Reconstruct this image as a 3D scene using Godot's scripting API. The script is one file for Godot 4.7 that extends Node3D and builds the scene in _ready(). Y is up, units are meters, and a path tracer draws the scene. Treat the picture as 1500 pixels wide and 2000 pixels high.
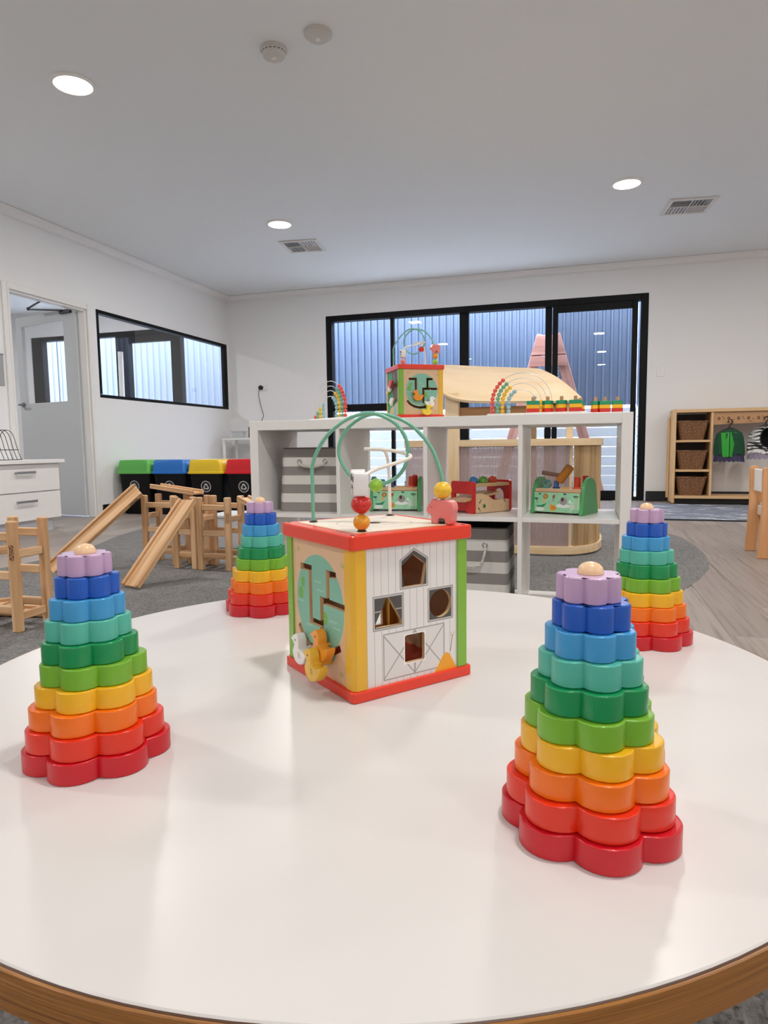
extends Node3D
# A play room: round white table with flower stackers and an activity cube, open shelving, play stands, a black-framed slider.
# Metres, y up. The far wall lies at z = -8.03, the wall with the inner window at x = -4.58, the floor at y = 0.

const EYE := 0.6552
const TABLE := 0.365
const CEIL := 2.644
const FARZ := -8.03
const LEFTX := -4.58
const SHELF := 0.761
var used := {}
var mats := {}
var rng := RandomNumberGenerator.new()


# ---------------------------------------------------------------- mesh collector
class M:
	var v := PackedVector3Array()
	var u := PackedVector2Array()
	var c := PackedColorArray()
	var x := Transform3D.IDENTITY
	var col := Color.WHITE
	var done := []

	func tri(p: Vector3, q: Vector3, r: Vector3, a := Vector2.ZERO, b := Vector2.ZERO, d := Vector2.ZERO) -> void:   # counter-clockwise seen from outside
		v.append(x * p); v.append(x * r); v.append(x * q)
		u.append(a); u.append(d); u.append(b)
		c.append(col); c.append(col); c.append(col)

	func quad(p: Vector3, q: Vector3, r: Vector3, s: Vector3, a := Vector2(0, 1), b := Vector2(1, 1), d := Vector2(1, 0), e := Vector2(0, 0)) -> void:
		tri(p, q, r, a, b, d)
		tri(p, r, s, a, d, e)

	func next() -> void:   # starts a new surface
		done.append([v, u, c])
		v = PackedVector3Array(); u = PackedVector2Array(); c = PackedColorArray()

	func box(at: Vector3, size: Vector3, bev := 0.002) -> void:
		var h := size / 2
		var b := minf(bev, minf(h.x, minf(h.y, h.z)) * 0.8)
		var pt := func(axis: int, s: Vector3) -> Vector3:
			var p := h - Vector3(b, b, b)
			p[axis] = h[axis]
			return at + p * s
		for axis in 3:
			var i := (axis + 1) % 3
			var j := (axis + 2) % 3
			for sg in [-1.0, 1.0]:
				var q := []
				for w in [[-1, -1], [1, -1], [1, 1], [-1, 1]]:
					var s := Vector3.ONE
					s[axis] = sg; s[i] = w[0]; s[j] = w[1]
					q.append(pt.call(axis, s))
				if sg > 0: quad(q[0], q[1], q[2], q[3])
				else: quad(q[3], q[2], q[1], q[0], Vector2(0, 0), Vector2(1, 0), Vector2(1, 1), Vector2(0, 1))
			for si in [-1.0, 1.0]:   # the chamfer between faces i and j, along axis
				for sj in [-1.0, 1.0]:
					var a := Vector3.ONE
					a[i] = si; a[j] = sj; a[axis] = -1
					var e := a
					e[axis] = 1
					var q := [pt.call(i, a), pt.call(j, a), pt.call(j, e), pt.call(i, e)]
					if si * sj > 0: quad(q[0], q[1], q[2], q[3])
					else: quad(q[3], q[2], q[1], q[0])
		for k in 8:
			var s := Vector3(1 if k & 1 else -1, 1 if k & 2 else -1, 1 if k & 4 else -1)
			var q := [pt.call(0, s), pt.call(1, s), pt.call(2, s)]
			if s.x * s.y * s.z > 0: tri(q[0], q[1], q[2])
			else: tri(q[2], q[1], q[0])

	static func area(p: PackedVector2Array) -> float:
		var a := 0.0
		for i in p.size(): a += p[i].cross(p[(i + 1) % p.size()])
		return a / 2

	static func inset(p: PackedVector2Array, b: float) -> PackedVector2Array:   # p counter-clockwise
		var out := PackedVector2Array()
		var n := p.size()
		for i in n:
			var e := (p[i] - p[(i + n - 1) % n]).normalized()
			var f := (p[(i + 1) % n] - p[i]).normalized()
			var n1 := Vector2(e.y, -e.x)
			var n2 := Vector2(f.y, -f.x)
			out.append(p[i] - (n1 + n2) / maxf(1 + n1.dot(n2), 0.35) * b)
		return out

	static func pieces(outer: PackedVector2Array, holes: Array) -> Array:
		if holes.is_empty(): return [outer]
		var lo := outer[0]
		var hi := outer[0]
		for p in outer:
			lo = lo.min(p); hi = hi.max(p)
		var cuts := [lo.x - 1]
		for h in holes:
			var a: Vector2 = h[0]
			var b: Vector2 = h[0]
			for p in h:
				a = a.min(p); b = b.max(p)
			cuts.append((a.x + b.x) / 2 + 0.0000371)
		cuts.append(hi.x + 1)
		cuts.sort()
		var out := []
		for i in cuts.size() - 1:
			if cuts[i + 1] - cuts[i] < 1e-5: continue
			var strip := PackedVector2Array([Vector2(cuts[i], lo.y - 1), Vector2(cuts[i + 1], lo.y - 1), Vector2(cuts[i + 1], hi.y + 1), Vector2(cuts[i], hi.y + 1)])
			var some := Geometry2D.intersect_polygons(outer, strip)
			for h in holes:
				var left := []
				for s in some: left.append_array(Geometry2D.clip_polygons(s, h))
				some.assign(left)
			out.append_array(some)
		return out

	# a plate: outline in x and y, from z0 to z1, with bevelled rims; front cap (z1) into another collector if given
	func prism(poly: PackedVector2Array, z0: float, z1: float, bev := 0.0, holes := [], front: M = null) -> void:
		var loops := [poly.duplicate()]
		for h in holes: loops.append(h.duplicate())
		var lo := poly[0]
		var hi := poly[0]
		for p in poly:
			lo = lo.min(p); hi = hi.max(p)
		var caps := []
		for k in loops.size():
			var p: PackedVector2Array = loops[k]
			if (area(p) > 0) != (k == 0): p.reverse()
			var q := inset(p, bev) if bev > 0 else p
			caps.append(q)
			var n := p.size()
			for i in n:
				var j := (i + 1) % n
				var rows := [[p[i], p[j], z0 + bev], [p[i], p[j], z1 - bev]]
				if bev > 0: rows = [[q[i], q[j], z0]] + rows + [[q[i], q[j], z1]]
				for r in rows.size() - 1:
					var a = rows[r]
					var b = rows[r + 1]
					quad(Vector3(a[0].x, a[0].y, a[2]), Vector3(a[1].x, a[1].y, a[2]), Vector3(b[1].x, b[1].y, b[2]), Vector3(b[0].x, b[0].y, b[2]))
		var f := front if front else self
		f.x = x
		var sz := (hi - lo).max(Vector2(1e-6, 1e-6))
		var mine := caps.slice(1)
		for piece in pieces(caps[0], mine):
			var ids := Geometry2D.triangulate_polygon(piece)
			for t in range(0, ids.size(), 3):
				var a: Vector2 = piece[ids[t]]
				var b: Vector2 = piece[ids[t + 1]]
				var d: Vector2 = piece[ids[t + 2]]
				if (b - a).cross(d - a) < 0:
					var w := b
					b = d
					d = w
				var ua := Vector2((a.x - lo.x) / sz.x, (hi.y - a.y) / sz.y)
				var ub := Vector2((b.x - lo.x) / sz.x, (hi.y - b.y) / sz.y)
				var ud := Vector2((d.x - lo.x) / sz.x, (hi.y - d.y) / sz.y)
				f.tri(Vector3(a.x, a.y, z1), Vector3(b.x, b.y, z1), Vector3(d.x, d.y, z1), ua, ub, ud)
				tri(Vector3(a.x, a.y, z0), Vector3(d.x, d.y, z0), Vector3(b.x, b.y, z0), ua, ud, ub)

	func tube(path: PackedVector3Array, r, sides := 10, closed := false) -> void:
		var n := path.size()
		var rings := []
		var up := Vector3.ZERO
		for i in n:
			var a := path[(i + n - 1) % n] if closed or i > 0 else path[i]
			var b := path[(i + 1) % n] if closed or i < n - 1 else path[i]
			var t := (b - a).normalized()
			if up == Vector3.ZERO: up = t.cross(Vector3(0.31, 0.52, 0.79)).normalized()
			up = (up - t * up.dot(t)).normalized()
			var w := t.cross(up)
			var rr: float = r[i] if r is Array else r
			var ring := PackedVector3Array()
			for k in sides:
				var g := TAU * k / sides
				ring.append(path[i] + (up * cos(g) + w * sin(g)) * rr)
			rings.append(ring)
		loft(rings, not closed, closed)

	# rings of equal length, each counter-clockwise seen from the far end
	func loft(rings: Array, caps := true, closed := false) -> void:
		var n: int = rings[0].size()
		for i in rings.size() - (0 if closed else 1):
			var a: PackedVector3Array = rings[i]
			var b: PackedVector3Array = rings[(i + 1) % rings.size()]
			for k in n:
				var l := (k + 1) % n
				var v0 := 1.0 - float(i) / (rings.size() - 1)
				var v1 := 1.0 - float(i + 1) / (rings.size() - 1)
				quad(a[k], a[l], b[l], b[k], Vector2(float(k) / n, v0), Vector2(float(k + 1) / n, v0), Vector2(float(k + 1) / n, v1), Vector2(float(k) / n, v1))
		if caps:
			for e in [0, rings.size() - 1]:
				var ring: PackedVector3Array = rings[e]
				var mid := Vector3.ZERO
				for p in ring: mid += p / n
				for k in n:
					if e == 0: tri(mid, ring[(k + 1) % n], ring[k])
					else: tri(mid, ring[k], ring[(k + 1) % n])

	func lathe(profile: Array, sides := 32, caps := true) -> void:   # profile of Vector2(radius, height), from the bottom up
		var rings := []
		for p in profile:
			var ring := PackedVector3Array()
			for k in sides:
				var g := TAU * k / sides
				ring.append(Vector3(cos(g) * p.x, p.y, -sin(g) * p.x))
			rings.append(ring)
		loft(rings, caps)

	func ball(at: Vector3, r: float, sides := 20, squash := 1.0) -> void:
		var keep := x
		x = x * Transform3D(Basis(), at)
		var pr := []
		var rows := sides / 2
		for i in rows + 1:
			var g := -PI / 2 + PI * i / rows
			pr.append(Vector2(maxf(cos(g) * r, 1e-6), sin(g) * r * squash))
		lathe(pr, sides, false)
		x = keep

	# a thin sheet from rows of points, thickness along th
	func slab(rows: Array, th: Vector3) -> void:
		var n: int = rows.size()
		var m: int = rows[0].size()
		for i in n - 1:
			for j in m - 1:
				var a: Vector3 = rows[i][j]
				var b: Vector3 = rows[i][j + 1]
				var d: Vector3 = rows[i + 1][j + 1]
				var e: Vector3 = rows[i + 1][j]
				var t0 := Vector2(float(j) / (m - 1), 1 - float(i) / (n - 1))
				var t1 := Vector2(float(j + 1) / (m - 1), 1 - float(i + 1) / (n - 1))
				quad(a + th, b + th, d + th, e + th, t0, Vector2(t1.x, t0.y), t1, Vector2(t0.x, t1.y))
				quad(b, a, e, d, Vector2(t1.x, t0.y), t0, Vector2(t0.x, t1.y), t1)
		var rim := []
		for j in m: rim.append(rows[0][j])
		for i in range(1, n): rim.append(rows[i][m - 1])
		for j in range(m - 2, -1, -1): rim.append(rows[n - 1][j])
		for i in range(n - 2, 0, -1): rim.append(rows[i][0])
		for k in rim.size():
			var p: Vector3 = rim[k]
			var q: Vector3 = rim[(k + 1) % rim.size()]
			quad(p, q, q + th, p + th)

	func mesh(crease := 40.0, colors := false) -> ArrayMesh:
		next()
		var out := ArrayMesh.new()
		var most := cos(deg_to_rad(crease))
		for s in done:
			var vs: PackedVector3Array = s[0]
			if vs.is_empty(): continue
			var fn := PackedVector3Array()
			var wide := PackedFloat32Array()
			var by := {}
			for t in range(0, vs.size(), 3):
				var n := (vs[t + 2] - vs[t]).cross(vs[t + 1] - vs[t])
				wide.append(n.length())
				fn.append(n.normalized())
				for k in 3:
					var key := Vector3i((vs[t + k] * 50000.0).round())
					if by.has(key): by[key].append(t / 3)
					else: by[key] = [t / 3]
			var ns := PackedVector3Array()
			for t in range(0, vs.size(), 3):
				var own := fn[t / 3]
				for k in 3:
					var sum := Vector3.ZERO
					for f in by[Vector3i((vs[t + k] * 50000.0).round())]:
						if fn[f].dot(own) > most: sum += fn[f] * wide[f]
					ns.append(sum.normalized() if sum.length() > 1e-12 else own)
			var arr := []
			arr.resize(Mesh.ARRAY_MAX)
			arr[Mesh.ARRAY_VERTEX] = vs
			arr[Mesh.ARRAY_NORMAL] = ns
			arr[Mesh.ARRAY_TEX_UV] = s[1]
			if colors: arr[Mesh.ARRAY_COLOR] = s[2]
			out.add_surface_from_arrays(Mesh.PRIMITIVE_TRIANGLES, arr)
		return out


# ---------------------------------------------------------------- prints drawn on flat things
class Print:
	var img: Image
	var w: int
	var h: int
	func _init(wide: int, high: int, ground: Color) -> void:
		w = wide; h = high
		img = Image.create(w, h, false, Image.FORMAT_RGBA8)
		img.fill(ground)
	func dot(px: int, py: int, k: Color) -> void:
		if px >= 0 and py >= 0 and px < w and py < h: img.set_pixel(px, py, k)
	func poly(pts: Array, k: Color) -> void:   # in shares of width and height
		var p := PackedVector2Array()
		for q in pts: p.append(Vector2(q.x * w, q.y * h))
		var lo := p[0]
		var hi := p[0]
		for q in p:
			lo = lo.min(q); hi = hi.max(q)
		for yy in range(maxi(0, int(lo.y)), mini(h, int(hi.y) + 2)):
			for xx in range(maxi(0, int(lo.x)), mini(w, int(hi.x) + 2)):
				if Geometry2D.is_point_in_polygon(Vector2(xx + 0.5, yy + 0.5), p): img.set_pixel(xx, yy, k)
	func line(a: Vector2, b: Vector2, wide: float, k: Color) -> void:   # wide in pixels
		var p := Vector2(a.x * w, a.y * h)
		var q := Vector2(b.x * w, b.y * h)
		var r := wide / 2
		for yy in range(maxi(0, int(minf(p.y, q.y) - r)), mini(h, int(maxf(p.y, q.y) + r) + 2)):
			for xx in range(maxi(0, int(minf(p.x, q.x) - r)), mini(w, int(maxf(p.x, q.x) + r) + 2)):
				var s := Vector2(xx + 0.5, yy + 0.5)
				if Geometry2D.get_closest_point_to_segment(s, p, q).distance_to(s) <= r: img.set_pixel(xx, yy, k)
	func path(pts: Array, wide: float, k: Color, shut := false) -> void:
		for i in pts.size() - (0 if shut else 1): line(pts[i], pts[(i + 1) % pts.size()], wide, k)
	func oval(at: Vector2, r: Vector2, k: Color, turn := 0.0) -> void:
		var c := Vector2(at.x * w, at.y * h)
		var rx := r.x * w
		var ry := r.y * h
		var m := maxf(rx, ry)
		for yy in range(maxi(0, int(c.y - m)), mini(h, int(c.y + m) + 2)):
			for xx in range(maxi(0, int(c.x - m)), mini(w, int(c.x + m) + 2)):
				var d := (Vector2(xx + 0.5, yy + 0.5) - c).rotated(-turn)
				if (d.x / rx) ** 2 + (d.y / ry) ** 2 <= 1: img.set_pixel(xx, yy, k)
	func texture(scale := 0.5) -> ImageTexture:
		var im: Image = img.duplicate()
		if scale != 1.0: im.resize(int(w * scale), int(h * scale), Image.INTERPOLATE_BILINEAR)
		return ImageTexture.create_from_image(im)


# ---------------------------------------------------------------- things, parts, materials
func numbered(called: String) -> String:
	if not used.has(called):
		used[called] = 0
		return called
	used[called] += 1
	return "%s_%03d" % [called, used[called]]

func tag(o: Node3D, label: String, category: String, group := "") -> Node3D:
	o.set_meta("label", label)
	o.set_meta("category", category)
	if group: o.set_meta("group", group)
	return o

func thing(called: String, label: String, category: String, at := Vector3.ZERO, yaw := 0.0, group := "") -> Node3D:
	var o := Node3D.new()
	o.name = numbered(called)
	add_child(o)
	o.position = at
	o.rotation.y = yaw
	return tag(o, label, category, group)

func struct(called: String) -> Node3D:
	var o := Node3D.new()
	o.name = numbered(called)
	add_child(o)
	o.set_meta("kind", "structure")
	return o

func piece(parent: Node3D, called: String, mesh: Mesh, m, at := Transform3D.IDENTITY, label := "") -> MeshInstance3D:
	var o := MeshInstance3D.new()
	var k := 0
	var name_now := called
	while parent.has_node(name_now):
		k += 1
		name_now = "%s_%03d" % [called, k]
	o.name = name_now
	o.mesh = mesh
	if m is Array:
		for i in m.size(): o.set_surface_override_material(i, m[i])
	else:
		for i in mesh.get_surface_count(): o.set_surface_override_material(i, m)
	parent.add_child(o)
	o.transform = at
	if label: o.set_meta("label", label)
	return o

func copy_of(o: Node3D, label: String, at: Vector3, yaw := 0.0) -> Node3D:
	var r: Node3D = o.duplicate()
	r.name = numbered(String(o.name).get_slice("_0", 0))
	add_child(r)
	r.position = at
	r.rotation.y = yaw
	r.set_meta("label", label)
	return r

func hue(hex: String) -> Color: return Color.html(hex)

func mat(k: Color, rough := 0.5, extra := {}) -> StandardMaterial3D:
	var key := "%s|%s|%s" % [k.to_html(), rough, str(extra)]
	if mats.has(key): return mats[key]
	var m := StandardMaterial3D.new()
	m.albedo_color = k
	m.roughness = rough
	for e in extra: m.set(e, extra[e])
	mats[key] = m
	return m

func gloss(hex: String) -> StandardMaterial3D:   # lacquered wood
	return mat(hue(hex), 0.32, {"clearcoat_enabled": true, "clearcoat": 0.2, "clearcoat_roughness": 0.12})

func noise(kind: int, freq: float, octaves: int, seed_now: int, ramp := [], as_normal := 0.0, side := 512) -> NoiseTexture2D:
	var n := FastNoiseLite.new()
	n.noise_type = kind
	n.frequency = freq
	n.fractal_octaves = octaves
	n.seed = seed_now
	var t := NoiseTexture2D.new()
	t.width = side; t.height = side
	t.seamless = true
	t.noise = n
	if as_normal > 0:
		t.as_normal_map = true
		t.bump_strength = as_normal
	elif ramp.size():
		var g := Gradient.new()
		g.offsets = PackedFloat32Array(ramp[0])
		g.colors = PackedColorArray(ramp[1])
		t.color_ramp = g
	return t

var grain_tex := {}
func wood(light: String, dark: String, axis: int, rough := 0.45, along := 2.2, across := 26.0) -> StandardMaterial3D:
	var key := "wood %s %s %d %s %s" % [light, dark, axis, rough, across]
	if mats.has(key): return mats[key]
	var tk := light + dark
	if not grain_tex.has(tk):
		var mid := hue(light).lerp(hue(dark), 0.35)
		grain_tex[tk] = noise(FastNoiseLite.TYPE_SIMPLEX_SMOOTH, 0.008, 4, 7 + grain_tex.size(), [[0.0, 0.42, 0.58, 1.0], [hue(dark), mid, hue(light), hue(light).lightened(0.06)]])
	var m := StandardMaterial3D.new()
	m.albedo_texture = grain_tex[tk]
	m.roughness = rough
	m.uv1_triplanar = true
	var s := Vector3(across, across, across) / 10.0
	s[axis] = along / 10.0
	m.uv1_scale = s
	mats[key] = m
	return m

func printed(t: Texture2D, rough := 0.4) -> StandardMaterial3D:
	var m := StandardMaterial3D.new()
	m.albedo_texture = t
	m.roughness = rough
	return m

func boxmesh(size: Vector3, bev := 0.002, at := Vector3.ZERO) -> ArrayMesh:
	var m := M.new()
	m.box(at, size, bev)
	return m.mesh()

func turn(axis: Vector3, deg: float, at := Vector3.ZERO) -> Transform3D:
	return Transform3D(Basis(axis, deg_to_rad(deg)), at)

func flat(at := Vector3.ZERO) -> Transform3D:   # prism outline lies on the ground: outline y points to -z, thickness upwards
	return turn(Vector3.RIGHT, -90, at)

func rect(x0: float, y0: float, x1: float, y1: float) -> PackedVector2Array:
	return PackedVector2Array([Vector2(x0, y0), Vector2(x1, y0), Vector2(x1, y1), Vector2(x0, y1)])

func rounded(x0: float, y0: float, x1: float, y1: float, r: float, n := 5) -> PackedVector2Array:
	var out := PackedVector2Array()
	for q in [[x1 - r, y0 + r, -90], [x1 - r, y1 - r, 0], [x0 + r, y1 - r, 90], [x0 + r, y0 + r, 180]]:
		for k in n + 1:
			var g := deg_to_rad(q[2] + 90.0 * k / n)
			out.append(Vector2(q[0] + cos(g) * r, q[1] + sin(g) * r))
	return out

func disc(at: Vector2, r: float, n := 28) -> PackedVector2Array:
	var out := PackedVector2Array()
	for k in n: out.append(at + Vector2(cos(TAU * k / n), sin(TAU * k / n)) * r)
	return out

func arc(at: Vector2, r: float, a0: float, a1: float, n: int) -> PackedVector2Array:
	var out := PackedVector2Array()
	for k in n + 1:
		var g := deg_to_rad(lerpf(a0, a1, float(k) / n))
		out.append(at + Vector2(cos(g), sin(g)) * r)
	return out

func smooth_path(pts: Array, steps := 8, closed := false) -> PackedVector3Array:
	var out := PackedVector3Array()
	var n := pts.size()
	for i in (n if closed else n - 1):
		var p0: Vector3 = pts[(i + n - 1) % n] if closed else pts[maxi(i - 1, 0)]
		var p1: Vector3 = pts[i]
		var p2: Vector3 = pts[(i + 1) % n]
		var p3: Vector3 = pts[(i + 2) % n] if closed else pts[mini(i + 2, n - 1)]
		for k in steps: out.append(p1.cubic_interpolate(p2, p0, p3, float(k) / steps))
	if not closed: out.append(pts[n - 1])
	return out

func smooth2(pts: Array, steps := 8, closed := true) -> PackedVector2Array:
	var up := []
	for p in pts: up.append(Vector3(p.x, p.y, 0))
	var out := PackedVector2Array()
	for p in smooth_path(up, steps, closed): out.append(Vector2(p.x, p.y))
	return out


# ---------------------------------------------------------------- the scene
func _ready() -> void:
	rng.seed = 11
	set_camera_and_light()
	build_shell()
	build_slider()
	build_inner_door_and_window()
	build_outside()
	build_ceiling_fittings()
	build_wall_fittings()
	build_table()
	build_shelf()
	build_stackers()
	build_cubes()
	build_shelf_toys()
	build_cubby()
	build_bins()
	build_cabinet()
	build_stands()
	build_dress_up()
	build_chair()


func set_camera_and_light() -> void:
	var cam := Camera3D.new()
	cam.name = "camera"
	var yaw := -0.2952
	var pitch := 0.0994
	var roll := -0.0126
	var fw := Vector3(sin(yaw) * cos(pitch), -sin(pitch), -cos(yaw) * cos(pitch))
	var r := Vector3(cos(yaw), 0, sin(yaw))
	var up := r.cross(fw)
	cam.transform = Transform3D(Basis(r * cos(roll) + up * sin(roll), up * cos(roll) - r * sin(roll), -fw), Vector3(0, EYE, 0))
	cam.fov = rad_to_deg(2 * atan(1000.0 / 1293.6))
	cam.near = 0.02
	add_child(cam)
	cam.current = true

	var env := Environment.new()
	var sky := ProceduralSkyMaterial.new()   # an overcast day
	sky.sky_top_color = hue("cdd8ea")
	sky.sky_horizon_color = hue("d8e1f0")
	sky.ground_bottom_color = hue("8a8f96")
	sky.ground_horizon_color = hue("a9b0ba")
	sky.sun_angle_max = 1.0
	env.background_mode = Environment.BG_SKY
	env.sky = Sky.new()
	env.sky.sky_material = sky
	env.background_energy_multiplier = 20.0
	env.tonemap_mode = Environment.TONE_MAPPER_LINEAR
	env.tonemap_exposure = 0.82
	env.sdfgi_enabled = true
	env.ssao_enabled = true
	env.ssil_enabled = true
	var we := WorldEnvironment.new()
	we.name = "world_environment"
	we.environment = env
	add_child(we)


const LAMP_ENERGY := 2.95

func build_ceiling_fittings() -> void:
	var ring := M.new()
	ring.lathe([Vector2(0.1, 0.0), Vector2(0.112, 0.0), Vector2(0.118, 0.006), Vector2(0.118, 0.012)], 40, false)
	var ring_mesh := ring.mesh()
	var lens := M.new()
	lens.lathe([Vector2(1e-5, 0.002), Vector2(0.06, 0.0022), Vector2(0.1, 0.003), Vector2(0.1, 0.012)], 40, false)
	var lens_mesh := lens.mesh()
	var glow := mat(Color.WHITE, 0.5, {"emission_enabled": true, "emission": hue("fff9f2"), "emission_energy_multiplier": 6.0})
	var white := mat(hue("f0efec"), 0.4)
	var spots := [
		[-2.65, -5.62, "round white ceiling downlight above the four bins, farther of the left pair"],
		[-2.71, -3.18, "large bright round ceiling downlight nearest the upper left corner of the view"],
		[-2.65, -0.72, ""], [-2.6, 1.75, ""],
		[0.27, -5.64, "round white ceiling downlight beside the air vent over the slider's right end"],
		[0.2, -3.28, "round ceiling downlight just past the top edge of the view"],
		[0.3, -0.72, ""], [0.35, 1.75, ""],
		[-6.5, -4.0, "unseen downlight added to brighten the next room, beyond the door"], [-6.5, -6.4, "unseen downlight added to brighten the next room, above its window"], [3.2, -5.64, ""], [3.2, -3.2, ""], [3.2, -0.72, ""], [3.2, 1.75, ""]]  # both next-room lamps are added, unseen, to brighten that room
	for s in spots:
		var label: String = s[2] if s[2] else "round white ceiling downlight over the part of the room behind or beside the view"
		var o := thing("ceiling_light", label, "light", Vector3(s[0], CEIL - 0.012, s[1]), 0.0, "round ceiling downlights" if s[2] == "" else "")
		piece(o, "trim_ring", ring_mesh, white)
		piece(o, "diffuser", lens_mesh, glow)
		var lamp := AreaLight3D.new()
		lamp.name = "lamp"
		lamp.area_size = Vector2(0.17, 0.17)
		lamp.light_color = hue("fffaf5")
		lamp.light_energy = LAMP_ENERGY
		lamp.area_range = 20.0
		lamp.area_attenuation = 2.0
		lamp.shadow_enabled = true
		o.add_child(lamp)
		lamp.position.y = -0.006
		lamp.rotation.x = -PI / 2   # shines downwards

	# air vents: a frame with four fields of louvres
	for k in 2:
		var at: Vector3 = [Vector3(-2.72, CEIL, -6.29), Vector3(0.8, CEIL, -6.33)][k]
		var o := thing("air_vent", ["white square louvred air vent in the ceiling behind the smaller left downlight", "white square louvred air vent in the ceiling right of the slider"][k], "vent", at, 0.12)
		var fr := M.new()
		fr.x = turn(Vector3.RIGHT, 90)
		fr.prism(rect(-0.19, -0.19, 0.19, 0.19), 0.0, 0.012, 0.003, [rect(-0.155, -0.155, -0.006, -0.006), rect(0.006, -0.155, 0.155, -0.006), rect(0.006, 0.006, 0.155, 0.155), rect(-0.155, 0.006, -0.006, 0.155)])
		piece(o, "frame", fr.mesh(), mat(hue("dddcda"), 0.5))
		for f in 4:
			var c := Vector3(0.0805 * (1 if f % 2 else -1), -0.007, 0.0805 * (1 if f < 2 else -1))
			for j in 5:
				var d := (j - 2) * 0.028
				var along_x := f in [0, 3]
				var sl := boxmesh(Vector3(0.146, 0.0025, 0.015) if along_x else Vector3(0.015, 0.0025, 0.146), 0.0005)
				var tf := Transform3D(Basis(Vector3.RIGHT if along_x else Vector3.BACK, 0.6 if f < 2 else -0.6), c + (Vector3(0, 0, d) if along_x else Vector3(d, 0, 0)))
				piece(o, "louvre", sl, mat(hue("c9c9ca"), 0.5), tf)

	for k in 2:
		var at: Vector3 = [Vector3(-1.53, CEIL, -3.23), Vector3(-1.27, CEIL, -3.18)][k]
		var o := thing("smoke_detector", ["round white smoke detector with a domed cap, left of the two on the ceiling", "flat white ceiling sensor with slotted rim, right of the two on the ceiling"][k], "detector", at)
		var b := M.new()
		var low: float = [0.045, 0.03][k]
		b.lathe([Vector2(0.03, -low), Vector2(0.052, -low + 0.004), Vector2(0.06, -low + 0.016), Vector2(0.06, -0.014), Vector2(0.068, -0.012), Vector2(0.068, 0.0)], 40)
		piece(o, "body", b.mesh(), mat(hue("cfccc8"), 0.5))
		var slots := M.new()
		for j in 18:
			var g := TAU * j / 18
			slots.x = Transform3D(Basis(Vector3.UP, g), Vector3.ZERO)
			slots.box(Vector3(0.0595, -low + 0.021, 0), Vector3(0.002, 0.006, 0.012), 0.0003)
		var sm := piece(o, "slots", slots.mesh(), mat(hue("77777a"), 0.8))
		sm.set_meta("kind", "stuff")
		var eye := M.new()
		eye.lathe([Vector2(1e-5, -low - 0.004), Vector2(0.012, -low - 0.003), Vector2(0.014, -low + 0.001)], 20, false)
		piece(o, "button", eye.mesh(), mat(hue("e9e7e3"), 0.35))


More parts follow.
